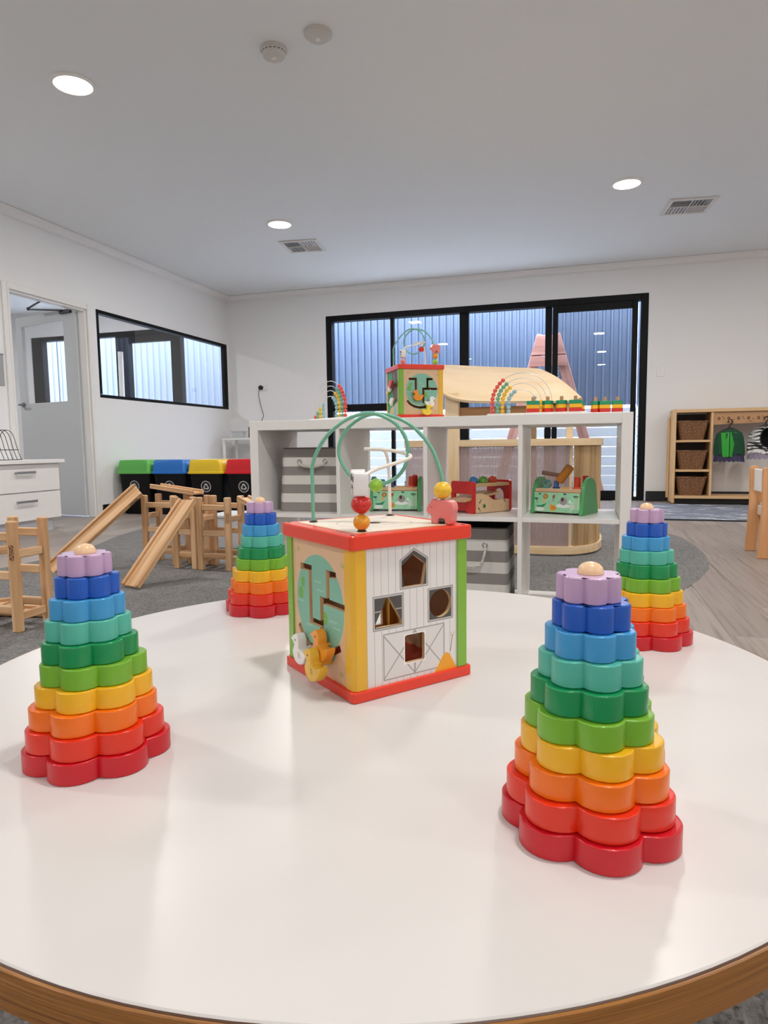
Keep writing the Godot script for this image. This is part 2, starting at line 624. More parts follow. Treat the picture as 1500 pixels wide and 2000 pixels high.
# ---------------------------------------------------------------- room shell
func build_shell() -> void:
	var white := mat(hue("f0f0f0"), 0.75)
	# floor: screed, vinyl planks laid round the carpet, and the carpet itself
	var fl := struct("floor")
	piece(fl, "screed", boxmesh(Vector3(14.6, 0.2, 11.6), 0.0, Vector3(-2.1, -0.105, -2.45)), mat(hue("77706a"), 0.9))
	var edge := smooth2([Vector2(-3.05, 0.6), Vector2(-3.2, -1.6), Vector2(-3.12, -3.3), Vector2(-3.42, -4.3), Vector2(-3.5, -5.0), Vector2(-3.2, -5.75), Vector2(-2.2, -6.0), Vector2(-0.9, -5.95), Vector2(0.2, -5.6), Vector2(0.6, -5.08), Vector2(0.68, -4.36), Vector2(0.637, -3.82), Vector2(0.54, -3.45), Vector2(0.407, -3.07), Vector2(0.3, -2.4), Vector2(0.5, -1.2), Vector2(0.9, 0.0), Vector2(0.2, 1.2), Vector2(-1.6, 1.5)], 10)
	var on_ground := PackedVector2Array()
	for p in edge: on_ground.append(Vector2(p.x, -p.y))
	var cp := M.new()
	cp.x = flat(Vector3(0, -0.004, 0))
	cp.prism(on_ground, 0.0, 0.0052, 0.0015)
	piece(fl, "carpet", cp.mesh(20), carpet_material(), Transform3D.IDENTITY, "dark grey fitted carpet with short woven strokes and a curved edge")
	var tones := []
	for k in 4: tones.append(plank_material(k))
	var w := 0.178
	var long := 1.22
	var shapes := boxmesh(Vector3(long - 0.0006, 0.004, w - 0.0006), 0.0004, Vector3(0, -0.002, 0))
	var dir := deg_to_rad(90.0)   # planks run towards the slider
	var bas := Basis(Vector3.UP, dir)
	for i in range(-34, 34):
		for j in range(-9, 9):
			var c := bas * Vector3((j + fposmod(i * 0.37, 1.0)) * long, 0, i * w) + Vector3(-0.5, 0, -4.0)
			if c.x < LEFTX - 0.1 or c.x > 4.5 or c.z < FARZ + 0.02 or c.z > 1.6: continue
			var inside := true   # leave out the planks that lie wholly under the carpet
			for e in [-0.5, -0.25, 0.0, 0.25, 0.5]:
				var q: Vector3 = c + bas * Vector3(e * long, 0, 0)
				if not Geometry2D.is_point_in_polygon(Vector2(q.x, q.z), edge): inside = false
			if inside: continue
			if c.x > -2.9 and c.x < 0.0: continue
			piece(fl, "plank", shapes, tones[rng.randi() % 4], Transform3D(bas, c))
	var vin := M.new()
	vin.box(Vector3(-2.1, -0.0045, -2.45), Vector3(14.5, 0.002, 11.5), 0.0)
	var under: StandardMaterial3D = tones[1].duplicate()   # the same vinyl where no single plank can be made out
	under.uv1_scale = Vector3(5.0, 6.0, 0.2)
	piece(fl, "vinyl", vin.mesh(), under)

	var ce := struct("ceiling")
	var ducts := []   # openings above the two air vents
	for v in [Vector3(-2.72, 0, -6.29), Vector3(0.8, 0, -6.33)]:
		var hole := PackedVector2Array()
		for q in rect(-0.158, -0.158, 0.158, 0.158):
			var w3: Vector3 = v + Basis(Vector3.UP, 0.12) * Vector3(q.x, 0, q.y)
			hole.append(Vector2(w3.x, -w3.z))
		ducts.append(hole)
	var cm := M.new()
	cm.x = flat(Vector3(0, CEIL, 0))
	cm.prism(rect(-9.4, -3.35, 5.2, 8.25), 0.0, 0.2, 0.0, ducts)
	piece(ce, "plasterboard", cm.mesh(), mat(hue("ecf0f3"), 0.8))
	for v in [Vector3(-2.72, CEIL + 0.21, -6.29), Vector3(0.8, CEIL + 0.21, -6.33)]: piece(ce, "duct_cap", boxmesh(Vector3(0.5, 0.02, 0.5), 0.0), mat(hue("a4a6a8"), 0.4, {"metallic": 0.5}), Transform3D(Basis(), v))

	# wall between this room and the next: a door opening and a long inner window
	var wl := struct("wall_left")
	var m := M.new()
	m.x = Transform3D(Basis(Vector3(0, 0, 1), Vector3(0, 1, 0), Vector3(-1, 0, 0)), Vector3(LEFTX, 0, 0))   # outline x is the room's z, thickness towards -x
	m.prism(PackedVector2Array([Vector2(FARZ, 0), Vector2(-5.37, 0), Vector2(-5.37, 1.985), Vector2(-4.47, 1.985), Vector2(-4.47, 0), Vector2(3.2, 0), Vector2(3.2, CEIL), Vector2(FARZ, CEIL)]), 0.0, 0.07, 0.0, [rect(-7.975, 1.165, -5.51, 2.016)])
	piece(wl, "plaster", m.mesh(), white)

	var wf := struct("wall_far")
	m = M.new()
	m.x = Transform3D(Basis(), Vector3(0, 0, FARZ - 0.22))
	m.prism(PackedVector2Array([Vector2(-9.2, 0), Vector2(-7.85, 0), Vector2(-7.85, 2.3), Vector2(-4.66, 2.3), Vector2(-4.66, 0), Vector2(-3.185, 0), Vector2(-3.185, 2.3), Vector2(0.643, 2.3), Vector2(0.643, 0), Vector2(4.7, 0), Vector2(4.7, CEIL), Vector2(-9.2, CEIL)]), 0.0, 0.22)
	piece(wf, "plaster", m.mesh(), white)

	var wr := struct("wall_right")
	piece(wr, "plaster", boxmesh(Vector3(0.2, CEIL, 11.5), 0.0, Vector3(4.7, CEIL / 2, -2.5)), white)
	var wb := struct("wall_back")
	piece(wb, "plaster", boxmesh(Vector3(14.2, CEIL, 0.2), 0.0, Vector3(-2.2, CEIL / 2, 3.3)), white)
	var wn := struct("wall_next_room")
	piece(wn, "plaster", boxmesh(Vector3(0.2, CEIL, 6.0), 0.0, Vector3(-8.9, CEIL / 2, -5.2)), white)
	piece(wn, "plaster", boxmesh(Vector3(4.2, CEIL, 0.2), 0.0, Vector3(-6.8, CEIL / 2, -2.2)), white)

	# coved cornice
	var cove := PackedVector2Array([Vector2(0, 0), Vector2(0, -0.06), Vector2(0.008, -0.06)])
	cove.append_array(arc(Vector2(0.066, -0.066), 0.058, 180, 90, 8))
	cove.append_array([Vector2(0.06, -0.008), Vector2(0.06, 0)])
	for q in [["trim_1", Basis(Vector3(0, 0, 1), Vector3.UP, Vector3(-1, 0, 0)), Vector3(4.6, CEIL, FARZ), 9.18], ["trim_2", Basis(Vector3(1, 0, 0), Vector3.UP, Vector3(0, 0, 1)), Vector3(LEFTX, CEIL, FARZ), 11.2]]:
		var t := struct(q[0])
		m = M.new()
		m.prism(cove, 0.0, q[3])
		piece(t, "cornice", m.mesh(30), white, Transform3D(q[1], q[2]))

	var black := mat(hue("15161a"), 0.45)
	var bl := struct("baseboard_left")
	piece(bl, "board", boxmesh(Vector3(0.014, 0.11, 2.56), 0.003, Vector3(LEFTX + 0.007, 0.055, -6.74)), black)
	var bf := struct("baseboard_far")
	piece(bf, "board", boxmesh(Vector3(1.36, 0.11, 0.014), 0.003, Vector3(-3.88, 0.055, FARZ + 0.007)), black)
	piece(bf, "board", boxmesh(Vector3(3.92, 0.11, 0.014), 0.003, Vector3(2.62, 0.055, FARZ + 0.007)), black)


func carpet_material() -> StandardMaterial3D:
	var im := Image.create(1024, 1024, false, Image.FORMAT_RGB8)
	im.fill(hue("7e7d7c"))
	var g := RandomNumberGenerator.new()
	g.seed = 5
	for k in 2600:   # short woven strokes in bundles that lie in two directions
		var a := Vector2(g.randf() * 1024, g.randf() * 1024)
		var along_x := int(a.x / 256) % 2 == int(a.y / 256) % 2
		var l := g.randi_range(14, 70)
		var v := g.randf_range(-0.09, 0.13)
		var k1 := hue("7e7d7c").lightened(v) if v > 0 else hue("7e7d7c").darkened(-v * 2.2)
		for q in l:
			for t in 3:
				var p := a + (Vector2(q, t) if along_x else Vector2(t, q))
				im.set_pixel(int(p.x) % 1024, int(p.y) % 1024, k1)
	for k in 16000:
		var a := Vector2i(g.randi() % 1024, g.randi() % 1024)
		var e := g.randf_range(-0.3, 0.24)
		for q in g.randi_range(3, 7):
			for t in g.randi_range(2, 5):
				var p := Vector2i((a.x + q) % 1024, (a.y + t) % 1024)
				var k3 := im.get_pixelv(p)
				im.set_pixelv(p, k3.lightened(e) if e > 0 else k3.darkened(-e))
	for yy in 1024:
		for xx in range(yy % 2, 1024, 2):
			var k2 := im.get_pixel(xx, yy)
			var e := g.randf_range(-0.12, 0.12)
			im.set_pixel(xx, yy, k2.lightened(e) if e > 0 else k2.darkened(-e))
	var m := StandardMaterial3D.new()
	m.albedo_texture = ImageTexture.create_from_image(im)
	m.roughness = 0.95
	m.metallic_specular = 0.2
	m.uv1_triplanar = true
	m.uv1_world_triplanar = true
	m.uv1_scale = Vector3(0.8, 0.8, 0.8)
	m.normal_enabled = true
	m.normal_texture = noise(FastNoiseLite.TYPE_VALUE, 0.22, 2, 3, [], 6.0)
	m.normal_scale = 0.6
	return m


func plank_material(k: int) -> StandardMaterial3D:
	var light: String = ["a0958d", "988d86", "a79c94", "938881"][k]
	var dark: String = ["6f6761", "6b635d", "776e67", "68605a"][k]
	var m := StandardMaterial3D.new()
	m.albedo_texture = noise(FastNoiseLite.TYPE_SIMPLEX_SMOOTH, 0.012, 5, 40 + k, [[0.0, 0.22, 0.5, 1.0], [hue(dark), hue(light).darkened(0.1), hue(light), hue(light).lightened(0.05)]])
	m.roughness = 0.42
	m.uv1_triplanar = true
	m.uv1_scale = Vector3(0.2, 6.0, 5.0)
	m.uv1_offset = Vector3(0.13 * k, 0.3 * k, 0.21 * k)
	return m


# ---------------------------------------------------------------- big black-framed slider in the far wall
func pane_material() -> StandardMaterial3D:
	return mat(Color(1, 1, 1, 0.03), 0.0, {"transparency": BaseMaterial3D.TRANSPARENCY_ALPHA})

func build_slider() -> void:
	var black := mat(hue("0c0e12"), 0.5, {"metallic_specular": 0.3})
	var z := FARZ - 0.06
	var o := struct("window_1")
	var add := func(x0: float, y0: float, x1: float, y1: float, zz: float, deep: float, called: String) -> void:
		piece(o, called, boxmesh(Vector3(x1 - x0, y1 - y0, deep), 0.003), black, Transform3D(Basis(), Vector3((x0 + x1) / 2, (y0 + y1) / 2, zz)))
	add.call(-3.183, 0.0, -3.11, 2.298, z, 0.12, "jamb")
	add.call(0.565, 0.0, 0.641, 2.298, z, 0.12, "jamb")
	add.call(-3.11, 2.23, 0.565, 2.298, z, 0.12, "head")
	add.call(-3.11, 0.0, 0.565, 0.04, z, 0.12, "sill")
	add.call(-2.345, 0.04, -2.3, 2.23, z - 0.01, 0.06, "mullion")
	add.call(-1.475, 0.04, -1.365, 2.23, z - 0.01, 0.07, "mullion")
	add.call(-3.11, 1.1, -2.345, 1.19, z - 0.01, 0.06, "transom")
	add.call(-0.47, 0.04, -0.395, 2.23, z - 0.015, 0.05, "stile")
	add.call(-0.385, 0.04, -0.325, 2.23, z + 0.035, 0.04, "stile")
	add.call(0.475, 0.04, 0.535, 2.23, z + 0.035, 0.04, "stile")
	add.call(-0.325, 2.15, 0.475, 2.23, z + 0.035, 0.04, "rail")
	add.call(-0.325, 0.04, 0.475, 0.11, z + 0.035, 0.04, "rail")
	add.call(-1.365, 0.04, -0.47, 0.1, z - 0.015, 0.05, "rail")
	add.call(-3.11, 0.04, -2.345, 0.1, z - 0.015, 0.05, "rail")
	add.call(-2.3, 0.04, -1.475, 0.1, z - 0.015, 0.05, "rail")
	for q in [[-3.11, 1.19, -2.345, 2.23], [-3.11, 0.1, -2.345, 1.1], [-2.3, 0.1, -1.475, 2.23], [-1.365, 0.1, -0.47, 2.23], [-0.325, 0.11, 0.475, 2.15]]:
		var zz := z - 0.012 if q[0] < -0.4 else z + 0.035
		piece(o, "pane", sheet(q[2] - q[0], q[3] - q[1]), pane_material(), Transform3D(Basis(), Vector3((q[0] + q[2]) / 2, (q[1] + q[3]) / 2, zz)))
	# woven insect screen on the outer track behind the right-hand panel
	piece(o, "insect_screen", sheet(0.92, 2.15), mat(Color(0.02, 0.025, 0.035, 0.42), 0.9, {"transparency": BaseMaterial3D.TRANSPARENCY_ALPHA}), Transform3D(Basis(), Vector3(0.06, 1.14, z - 0.04)))
	piece(o, "handle", boxmesh(Vector3(0.02, 0.2, 0.03), 0.006), mat(hue("26282c"), 0.35), Transform3D(Basis(), Vector3(-0.36, 1.0, z + 0.07)))


func sheet(w: float, h: float) -> QuadMesh:
	var q := QuadMesh.new()
	q.size = Vector2(w, h)
	return q


func build_inner_door_and_window() -> void:
	var black := mat(hue("0c0e12"), 0.5, {"metallic_specular": 0.3})
	var white := mat(hue("efeeeb"), 0.4)
	# inner window: a deep black reveal with a pane
	var o := struct("window_2")
	var z0 := -7.972
	var z1 := -5.513
	var cx := LEFTX - 0.033
	piece(o, "head", boxmesh(Vector3(0.076, 0.035, z1 - z0), 0.003), black, Transform3D(Basis(), Vector3(cx, 1.998, (z0 + z1) / 2)))
	piece(o, "sill", boxmesh(Vector3(0.076, 0.03, z1 - z0), 0.003), black, Transform3D(Basis(), Vector3(cx, 1.182, (z0 + z1) / 2)))
	piece(o, "jamb", boxmesh(Vector3(0.076, 0.78, 0.03), 0.003), black, Transform3D(Basis(), Vector3(cx, 1.59, z0 + 0.015)))
	piece(o, "jamb", boxmesh(Vector3(0.076, 0.78, 0.03), 0.003), black, Transform3D(Basis(), Vector3(cx, 1.59, z1 - 0.015)))
	piece(o, "pane", sheet(z1 - z0 - 0.06, 0.785), pane_material(), Transform3D(Basis(Vector3.UP, PI / 2), Vector3(cx, 1.59, (z0 + z1) / 2)))

	# door: architrave, jamb lining, and a grey leaf with a glass panel that stands open into the next room
	var tr := struct("trim_3")
	for q in [[-5.40, 0.0, 2.02], [-4.44, 0.0, 2.02]]:
		var s := -1.0 if q[0] < -5 else 1.0
		piece(tr, "architrave", boxmesh(Vector3(0.018, 2.04, 0.06), 0.004), white, Transform3D(Basis(), Vector3(LEFTX + 0.009, 1.02, q[0])))
		piece(tr, "bead", boxmesh(Vector3(0.026, 2.03, 0.018), 0.004), white, Transform3D(Basis(), Vector3(LEFTX + 0.013, 1.015, q[0] - s * 0.022)))
		piece(tr, "lining", boxmesh(Vector3(0.075, 1.985, 0.02), 0.002), white, Transform3D(Basis(), Vector3(LEFTX - 0.034, 0.9925, q[0] - s * 0.041)))
	piece(tr, "architrave", boxmesh(Vector3(0.018, 0.06, 0.899), 0.004), white, Transform3D(Basis(), Vector3(LEFTX + 0.009, 2.01, -4.92)))
	piece(tr, "bead", boxmesh(Vector3(0.026, 0.018, 0.897), 0.004), white, Transform3D(Basis(), Vector3(LEFTX + 0.013, 1.99, -4.92)))
	piece(tr, "lining", boxmesh(Vector3(0.075, 0.02, 0.878), 0.002), white, Transform3D(Basis(), Vector3(LEFTX - 0.034, 1.975, -4.92)))
	var d := struct("door_1")
	var hinge := Vector3(-4.66, 0, -5.345)
	var free := Vector3(-5.585, 0, -5.55)
	var dirn := (hinge - free).normalized()
	var bas := Basis(dirn, Vector3.UP, dirn.cross(Vector3.UP))
	d.transform = Transform3D(bas, free)
	var w := 0.945
	var grey := mat(hue("ced3d5"), 0.5)
	var leaf := M.new()
	leaf.x = Transform3D(Basis(), Vector3(0, 0, -0.018))
	leaf.prism(rect(0, 0.012, w, 1.995), 0.0, 0.036, 0.002, [rect(0.095, 1.13, 0.757, 1.9)])
	piece(d, "leaf", leaf.mesh(), grey)
	piece(d, "pane", sheet(0.662, 0.77), pane_material(), Transform3D(Basis(), Vector3(0.426, 1.515, 0)))
	var h := M.new()
	h.x = turn(Vector3.RIGHT, 90, Vector3(0.06, 1.12, 0.02))
	h.lathe([Vector2(0.026, 0.0), Vector2(0.026, 0.006), Vector2(0.01, 0.007), Vector2(0.01, 0.045)], 20)
	h.x = Transform3D.IDENTITY
	h.box(Vector3(0.1, 1.12, 0.064), Vector3(0.12, 0.02, 0.014), 0.005)
	piece(d, "handle", h.mesh(), mat(hue("8c8d8f"), 0.3, {"metallic": 0.9}))
	var cl := M.new()   # closer arm
	cl.box(Vector3(0.82, 1.975, 0.03), Vector3(0.16, 0.035, 0.03), 0.004)
	cl.tube(PackedVector3Array([Vector3(0.8, 1.985, 0.05), Vector3(0.42, 2.02, 0.14)]), 0.009, 8)
	cl.tube(PackedVector3Array([Vector3(0.42, 2.03, 0.14), Vector3(0.56, 2.05, 0.16), Vector3(0.74, 2.06, 0.2)]), 0.009, 8)
	cl.ball(Vector3(0.42, 2.025, 0.14), 0.018, 10)
	piece(d, "closer", cl.mesh(), mat(hue("4a4c50"), 0.35, {"metallic": 0.8}))

	# glazing in the next room's outer wall
	var g := struct("window_3")
	var z := FARZ - 0.06
	var bar := func(x0: float, y0: float, x1: float, y1: float, called: String, deep := 0.1) -> void:
		piece(g, called, boxmesh(Vector3(x1 - x0, y1 - y0, deep), 0.003), black, Transform3D(Basis(), Vector3((x0 + x1) / 2, (y0 + y1) / 2, z)))
	bar.call(-7.848, 0.0, -7.66, 2.298, "jamb")
	bar.call(-4.70, 0.0, -4.662, 2.298, "jamb")
	bar.call(-7.66, 2.24, -4.70, 2.298, "head")
	bar.call(-7.66, 0.0, -4.70, 0.06, "sill")
	bar.call(-6.38, 0.06, -6.17, 2.24, "mullion")
	bar.call(-5.48, 0.06, -5.33, 2.24, "mullion")
	bar.call(-6.17, 2.14, -5.48, 2.24, "rail", 0.08)
	for q in [[-7.66, 0.06, -6.38, 2.24], [-6.17, 0.06, -5.48, 2.14], [-5.33, 0.06, -4.70, 2.24]]:
		piece(g, "pane", sheet(q[2] - q[0], q[3] - q[1]), pane_material(), Transform3D(Basis(), Vector3((q[0] + q[2]) / 2, (q[1] + q[3]) / 2, z)))
	var pole := M.new()
	pole.tube(PackedVector3Array([Vector3(0, 0, 0), Vector3(0.02, 2.0, 0.0)]), 0.035, 12)
	var po := thing("white_post", "slim white post standing before the dark window bar in the next room", "post", Vector3(-6.22, 0.0, FARZ + 0.12))
	piece(po, "shaft", pole.mesh(), mat(hue("e4e2df"), 0.5))


# ---------------------------------------------------------------- outside the glass
func build_outside() -> void:
	var yard := struct("ground")
	piece(yard, "paving", boxmesh(Vector3(16.0, 0.1, 3.4), 0.0, Vector3(-3, -0.09, -9.96)), mat(hue("c4c6c6"), 0.8))
	var rib := func(x0: float, x1: float, pitch: float, deep: float, y0: float, y1: float, at_z: float) -> ArrayMesh:
		var rows := [PackedVector3Array(), PackedVector3Array()]
		var n := int((x1 - x0) / pitch)
		for i in n:
			var a := x0 + i * pitch
			for q in [[0.0, 0.0], [0.55, 0.0], [0.66, 1.0], [0.89, 1.0]]:
				for r in 2: rows[r].append(Vector3(a + q[0] * pitch, y1 if r else y0, at_z + q[1] * deep))
		var m := M.new()
		m.slab(rows, Vector3(0, 0, 0.002))
		return m.mesh(20)
	var f1 := thing("metal_fence", "tall blue grey ribbed metal fence seen through the big slider", "fence", Vector3(-4.15, 0, -10.2))
	for k in 4: piece(f1, "panel", rib.call(0.0, 2.5, 0.11, 0.034, 1.2, 3.1, 0.0), mat(hue("43536a"), 0.32, {"metallic": 0.15}), Transform3D(Basis(), Vector3(k * 2.42, 0, 0)))
	for k in 5: piece(f1, "post", boxmesh(Vector3(0.05, 3.1, 0.05), 0.004), mat(hue("7f8ea5"), 0.5), Transform3D(Basis(), Vector3(k * 2.42 + 0.02, 1.55, -0.04)))
	var f2 := thing("daylit_metal_fence", "blue grey ribbed metal fence, its stronger daylight put into a paler colour, seen through the next room's window", "fence", Vector3(-12.2, 0, -10.3))
	for k in 3: piece(f2, "panel", rib.call(0.0, 2.75, 0.125, 0.02, 0.1, 3.1, 0.0), mat(hue("66717f"), 0.5), Transform3D(Basis(), Vector3(k * 2.7, 0, 0)))  # paler tone of the same fence, stronger daylight put into the colour
	for k in 4: piece(f2, "post", boxmesh(Vector3(0.05, 3.1, 0.05), 0.004), mat(hue("5f6a77"), 0.5), Transform3D(Basis(), Vector3(k * 2.68 + 0.02, 1.55, -0.04)))
	var ww := thing("sleeper_wall", "low white wall of stacked horizontal boards under the blue grey fence", "wall", Vector3(-0.65, 0, -10.15))
	for k in 9:
		piece(ww, "board", boxmesh(Vector3(7.2, 0.132, 0.09), 0.006), mat(hue("90959a"), 0.6), Transform3D(Basis(), Vector3(0, -0.02 + 0.139 * k, 0)))

	# timber A-frame of a swing
	var af := thing("swing_frame", "tall pinkish timber A-frame of a swing outside the slider", "swing", Vector3(-0.48, 0, -9.0))
	var tim := wood("bd887b", "9c6a5f", 1, 0.6)
	for s in [-1.0, 1.0]:
		var lg := M.new()
		var top := Vector3(0.08 * s, 2.06, 0)
		var foot := Vector3(0.68 * s, -0.04, 0)
		var along := (top - foot).normalized()
		lg.box(Vector3.ZERO, Vector3(0.13, top.distance_to(foot), 0.06), 0.005)
		piece(af, "leg", lg.mesh(), tim, Transform3D(Basis(along.cross(Vector3.BACK).normalized(), along, Vector3.BACK), (top + foot) / 2))
	piece(af, "cross_brace", boxmesh(Vector3(0.46, 0.13, 0.04), 0.004), wood("bd887b", "9c6a5f", 0, 0.6), Transform3D(Basis(), Vector3(0, 1.72, 0.055)))
	var tpl := M.new()
	tpl.prism(PackedVector2Array([Vector2(-0.22, 1.8), Vector2(0.22, 1.8), Vector2(0.15, 2.05), Vector2(-0.15, 2.05)]), 0.032, 0.07, 0.004)
	piece(af, "top_plate", tpl.mesh(), wood("bd887b", "9c6a5f", 0, 0.6))
	piece(af, "beam", boxmesh(Vector3(0.09, 0.14, 0.9), 0.004), wood("bd887b", "9c6a5f", 2, 0.6), Transform3D(Basis(), Vector3(0, 1.86, -0.49)))
	for k in 2:
		var ch := M.new()
		for j in 8:
			var ringp := PackedVector3Array()
			for q in 10:
				var g := TAU * q / 10
				ringp.append(Vector3(cos(g) * 0.016 if j % 2 else 0.0, 0.0, 0.0 if j % 2 else cos(g) * 0.016) + Vector3(0, sin(g) * 0.026 - 0.04 * j, 0))
			ch.tube(ringp, 0.005, 6, true)
		piece(af, "chain", ch.mesh(), mat(hue("b9c0c6"), 0.3, {"metallic": 0.8}), Transform3D(Basis(), Vector3(0.13 + 0.05 * k, 1.66, -0.02)))


func build_wall_fittings() -> void:
	var white := mat(hue("f2f1ee"), 0.35)
	var o := thing("power_outlet", "white wall power outlet with black plug above the shelving's left end", "outlet", Vector3(-4.09, 1.443, FARZ))
	piece(o, "plate", boxmesh(Vector3(0.115, 0.075, 0.01), 0.003, Vector3(0, 0, 0.005)), white)
	piece(o, "switch", boxmesh(Vector3(0.016, 0.022, 0.005), 0.002, Vector3(0.035, 0.016, 0.012)), white)
	piece(o, "switch", boxmesh(Vector3(0.016, 0.022, 0.005), 0.002, Vector3(-0.005, 0.016, 0.012)), white)
	var pl := thing("power_plug", "black plug with a thin cord hanging down the far wall", "plug", Vector3(-4.112, 1.44, FARZ + 0.01))
	var pm := M.new()
	pm.x = turn(Vector3.RIGHT, 90)
	pm.lathe([Vector2(0.03, 0.001), Vector2(0.032, 0.02), Vector2(0.022, 0.045), Vector2(0.01, 0.055)], 20)
	piece(pl, "body", pm.mesh(), mat(hue("15151a"), 0.4))
	var cd := M.new()
	cd.tube(smooth_path([Vector3(0, -0.01, 0.05), Vector3(-0.01, -0.1, 0.06), Vector3(0.0, -0.25, 0.02), Vector3(0.03, -0.36, 0.02), Vector3(0.0, -0.46, 0.02), Vector3(0.02, -0.7, 0.02), Vector3(0.03, -1.0, 0.02)]), 0.004, 6)
	piece(pl, "cord", cd.mesh(), mat(hue("3a3b40"), 0.5))
	var sw := thing("light_switch", "white wall light switch right of the slider", "switch", Vector3(0.782, 1.44, FARZ))
	piece(sw, "plate", boxmesh(Vector3(0.075, 0.115, 0.01), 0.003, Vector3(0, 0, 0.005)), white)
	for k in 2: piece(sw, "rocker", boxmesh(Vector3(0.018, 0.024, 0.006), 0.002, Vector3(0, 0.02 - 0.04 * k, 0.012)), white)
	var np := thing("wall_panel", "grey notice panel on the wall at the left edge of the view", "panel", Vector3(LEFTX, 1.31, -4.3))
	piece(np, "board", boxmesh(Vector3(0.012, 0.25, 0.16), 0.003, Vector3(0.006, 0, 0)), mat(hue("a8a9aa"), 0.5))
	piece(np, "edging", boxmesh(Vector3(0.016, 0.012, 0.164), 0.003, Vector3(0.008, 0.128, 0)), mat(hue("8a8b8d"), 0.5))
	# small white stand beyond the bins, with things on it
	var st := thing("side_table", "small white open side table against the far wall behind the bins", "table", Vector3(-4.24, 0, -7.76))
	piece(st, "top", boxmesh(Vector3(0.46, 0.03, 0.36), 0.004, Vector3(0, 0.765, 0)), white)
	piece(st, "shelf", boxmesh(Vector3(0.42, 0.02, 0.32), 0.004, Vector3(0, 0.5, 0)), white)
	for sx in [-1, 1]:
		for sz in [-1, 1]: piece(st, "leg", boxmesh(Vector3(0.03, 0.75, 0.03), 0.003, Vector3(0.21 * sx, 0.375, 0.16 * sz)), white)
	var sp := thing("speaker", "small dark speaker standing on the white side table", "speaker", Vector3(-4.1, 0.78, -7.7))
	piece(sp, "case", boxmesh(Vector3(0.07, 0.14, 0.07), 0.01, Vector3(0, 0.07, 0)), mat(hue("2a2a2e"), 0.5))
	var cone := M.new()
	cone.x = turn(Vector3.RIGHT, 90, Vector3(0, 0.08, 0.034))
	cone.lathe([Vector2(0.026, 0.0), Vector2(0.026, 0.004), Vector2(0.016, 0.002), Vector2(1e-5, 0.003)], 20, false)
	piece(sp, "cone", cone.mesh(), mat(hue("55555a"), 0.4))
	var tb := thing("clear_tub", "clear plastic tub on the white side table beside the speaker", "tub", Vector3(-4.3, 0.78, -7.72))
	var tm := M.new()
	var rr := []
	for q in [[0.0, 0.07, 0.05], [0.08, 0.085, 0.06]]:
		var ring := PackedVector3Array()
		for p in rounded(-q[1], -q[2], q[1], q[2], 0.02): ring.append(Vector3(p.x, q[0], -p.y))
		rr.append(ring)
	tm.loft(rr, false)
	piece(tb, "body", tm.mesh(), mat(Color(0.85, 0.87, 0.88, 0.45), 0.3, {"transparency": BaseMaterial3D.TRANSPARENCY_ALPHA}))
	piece(tb, "lid", boxmesh(Vector3(0.18, 0.012, 0.13), 0.004, Vector3(0, 0.087, 0)), mat(hue("d5d6d8"), 0.4))


# ---------------------------------------------------------------- round table
func build_table() -> void:
	var o := thing("round_table", "large round low table with glossy white top and brown wooden edge", "table", Vector3(-0.249, 0, -0.786))
	var R := 0.522
	var top := M.new()
	top.lathe([Vector2(R - 0.004, TABLE - 0.004), Vector2(R - 0.0032, TABLE - 0.0012), Vector2(R - 0.0045, TABLE), Vector2(R * 0.5, TABLE), Vector2(1e-5, TABLE)], 160, false)
	piece(o, "laminate_top", top.mesh(), mat(hue("d6d3d1"), 0.3, {"metallic_specular": 0.45}))
	var line := M.new()
	line.lathe([Vector2(R - 0.0035, TABLE - 0.0046), Vector2(R - 0.0018, TABLE - 0.001), Vector2(R - 0.003, TABLE - 0.0006), Vector2(R - 0.006, TABLE - 0.004)], 160, false)
	piece(o, "joint_line", line.mesh(), mat(hue("4a2c17"), 0.5))
	var band := M.new()
	band.lathe([Vector2(R - 0.03, TABLE - 0.028), Vector2(R - 0.002, TABLE - 0.028), Vector2(R, TABLE - 0.0265), Vector2(R, TABLE - 0.0016), Vector2(R - 0.0007, TABLE - 0.001), Vector2(R - 0.03, TABLE - 0.0055)], 160, false)
	var rim := StandardMaterial3D.new()
	rim.albedo_texture = noise(FastNoiseLite.TYPE_SIMPLEX_SMOOTH, 0.02, 4, 77, [[0.0, 0.35, 0.5, 0.65, 1.0], [hue("5e3817"), hue("8a5825"), hue("a97335"), hue("8d5c2a"), hue("b8854a")]])
	rim.roughness = 0.4
	rim.uv1_triplanar = true
	rim.uv1_scale = Vector3(0.25, 19.0, 0.25)
	piece(o, "edge_band", band.mesh(), rim)
	var under := M.new()
	under.lathe([Vector2(R - 0.01, TABLE - 0.027), Vector2(R - 0.01, TABLE - 0.006)], 96)
	piece(o, "core", under.mesh(), wood("c79a63", "9a6e3d", 0))
	for k in 4:
		var g := TAU * (k + 0.5) / 4 + 0.2
		var lg := M.new()
		lg.lathe([Vector2(0.018, 0.0), Vector2(0.02, 0.004), Vector2(0.026, TABLE - 0.05), Vector2(0.026, TABLE - 0.027)], 20)
		piece(o, "leg", lg.mesh(), wood("c79a63", "9a6e3d", 1), Transform3D(Basis(), Vector3(cos(g) * 0.4, 0, sin(g) * 0.4)))


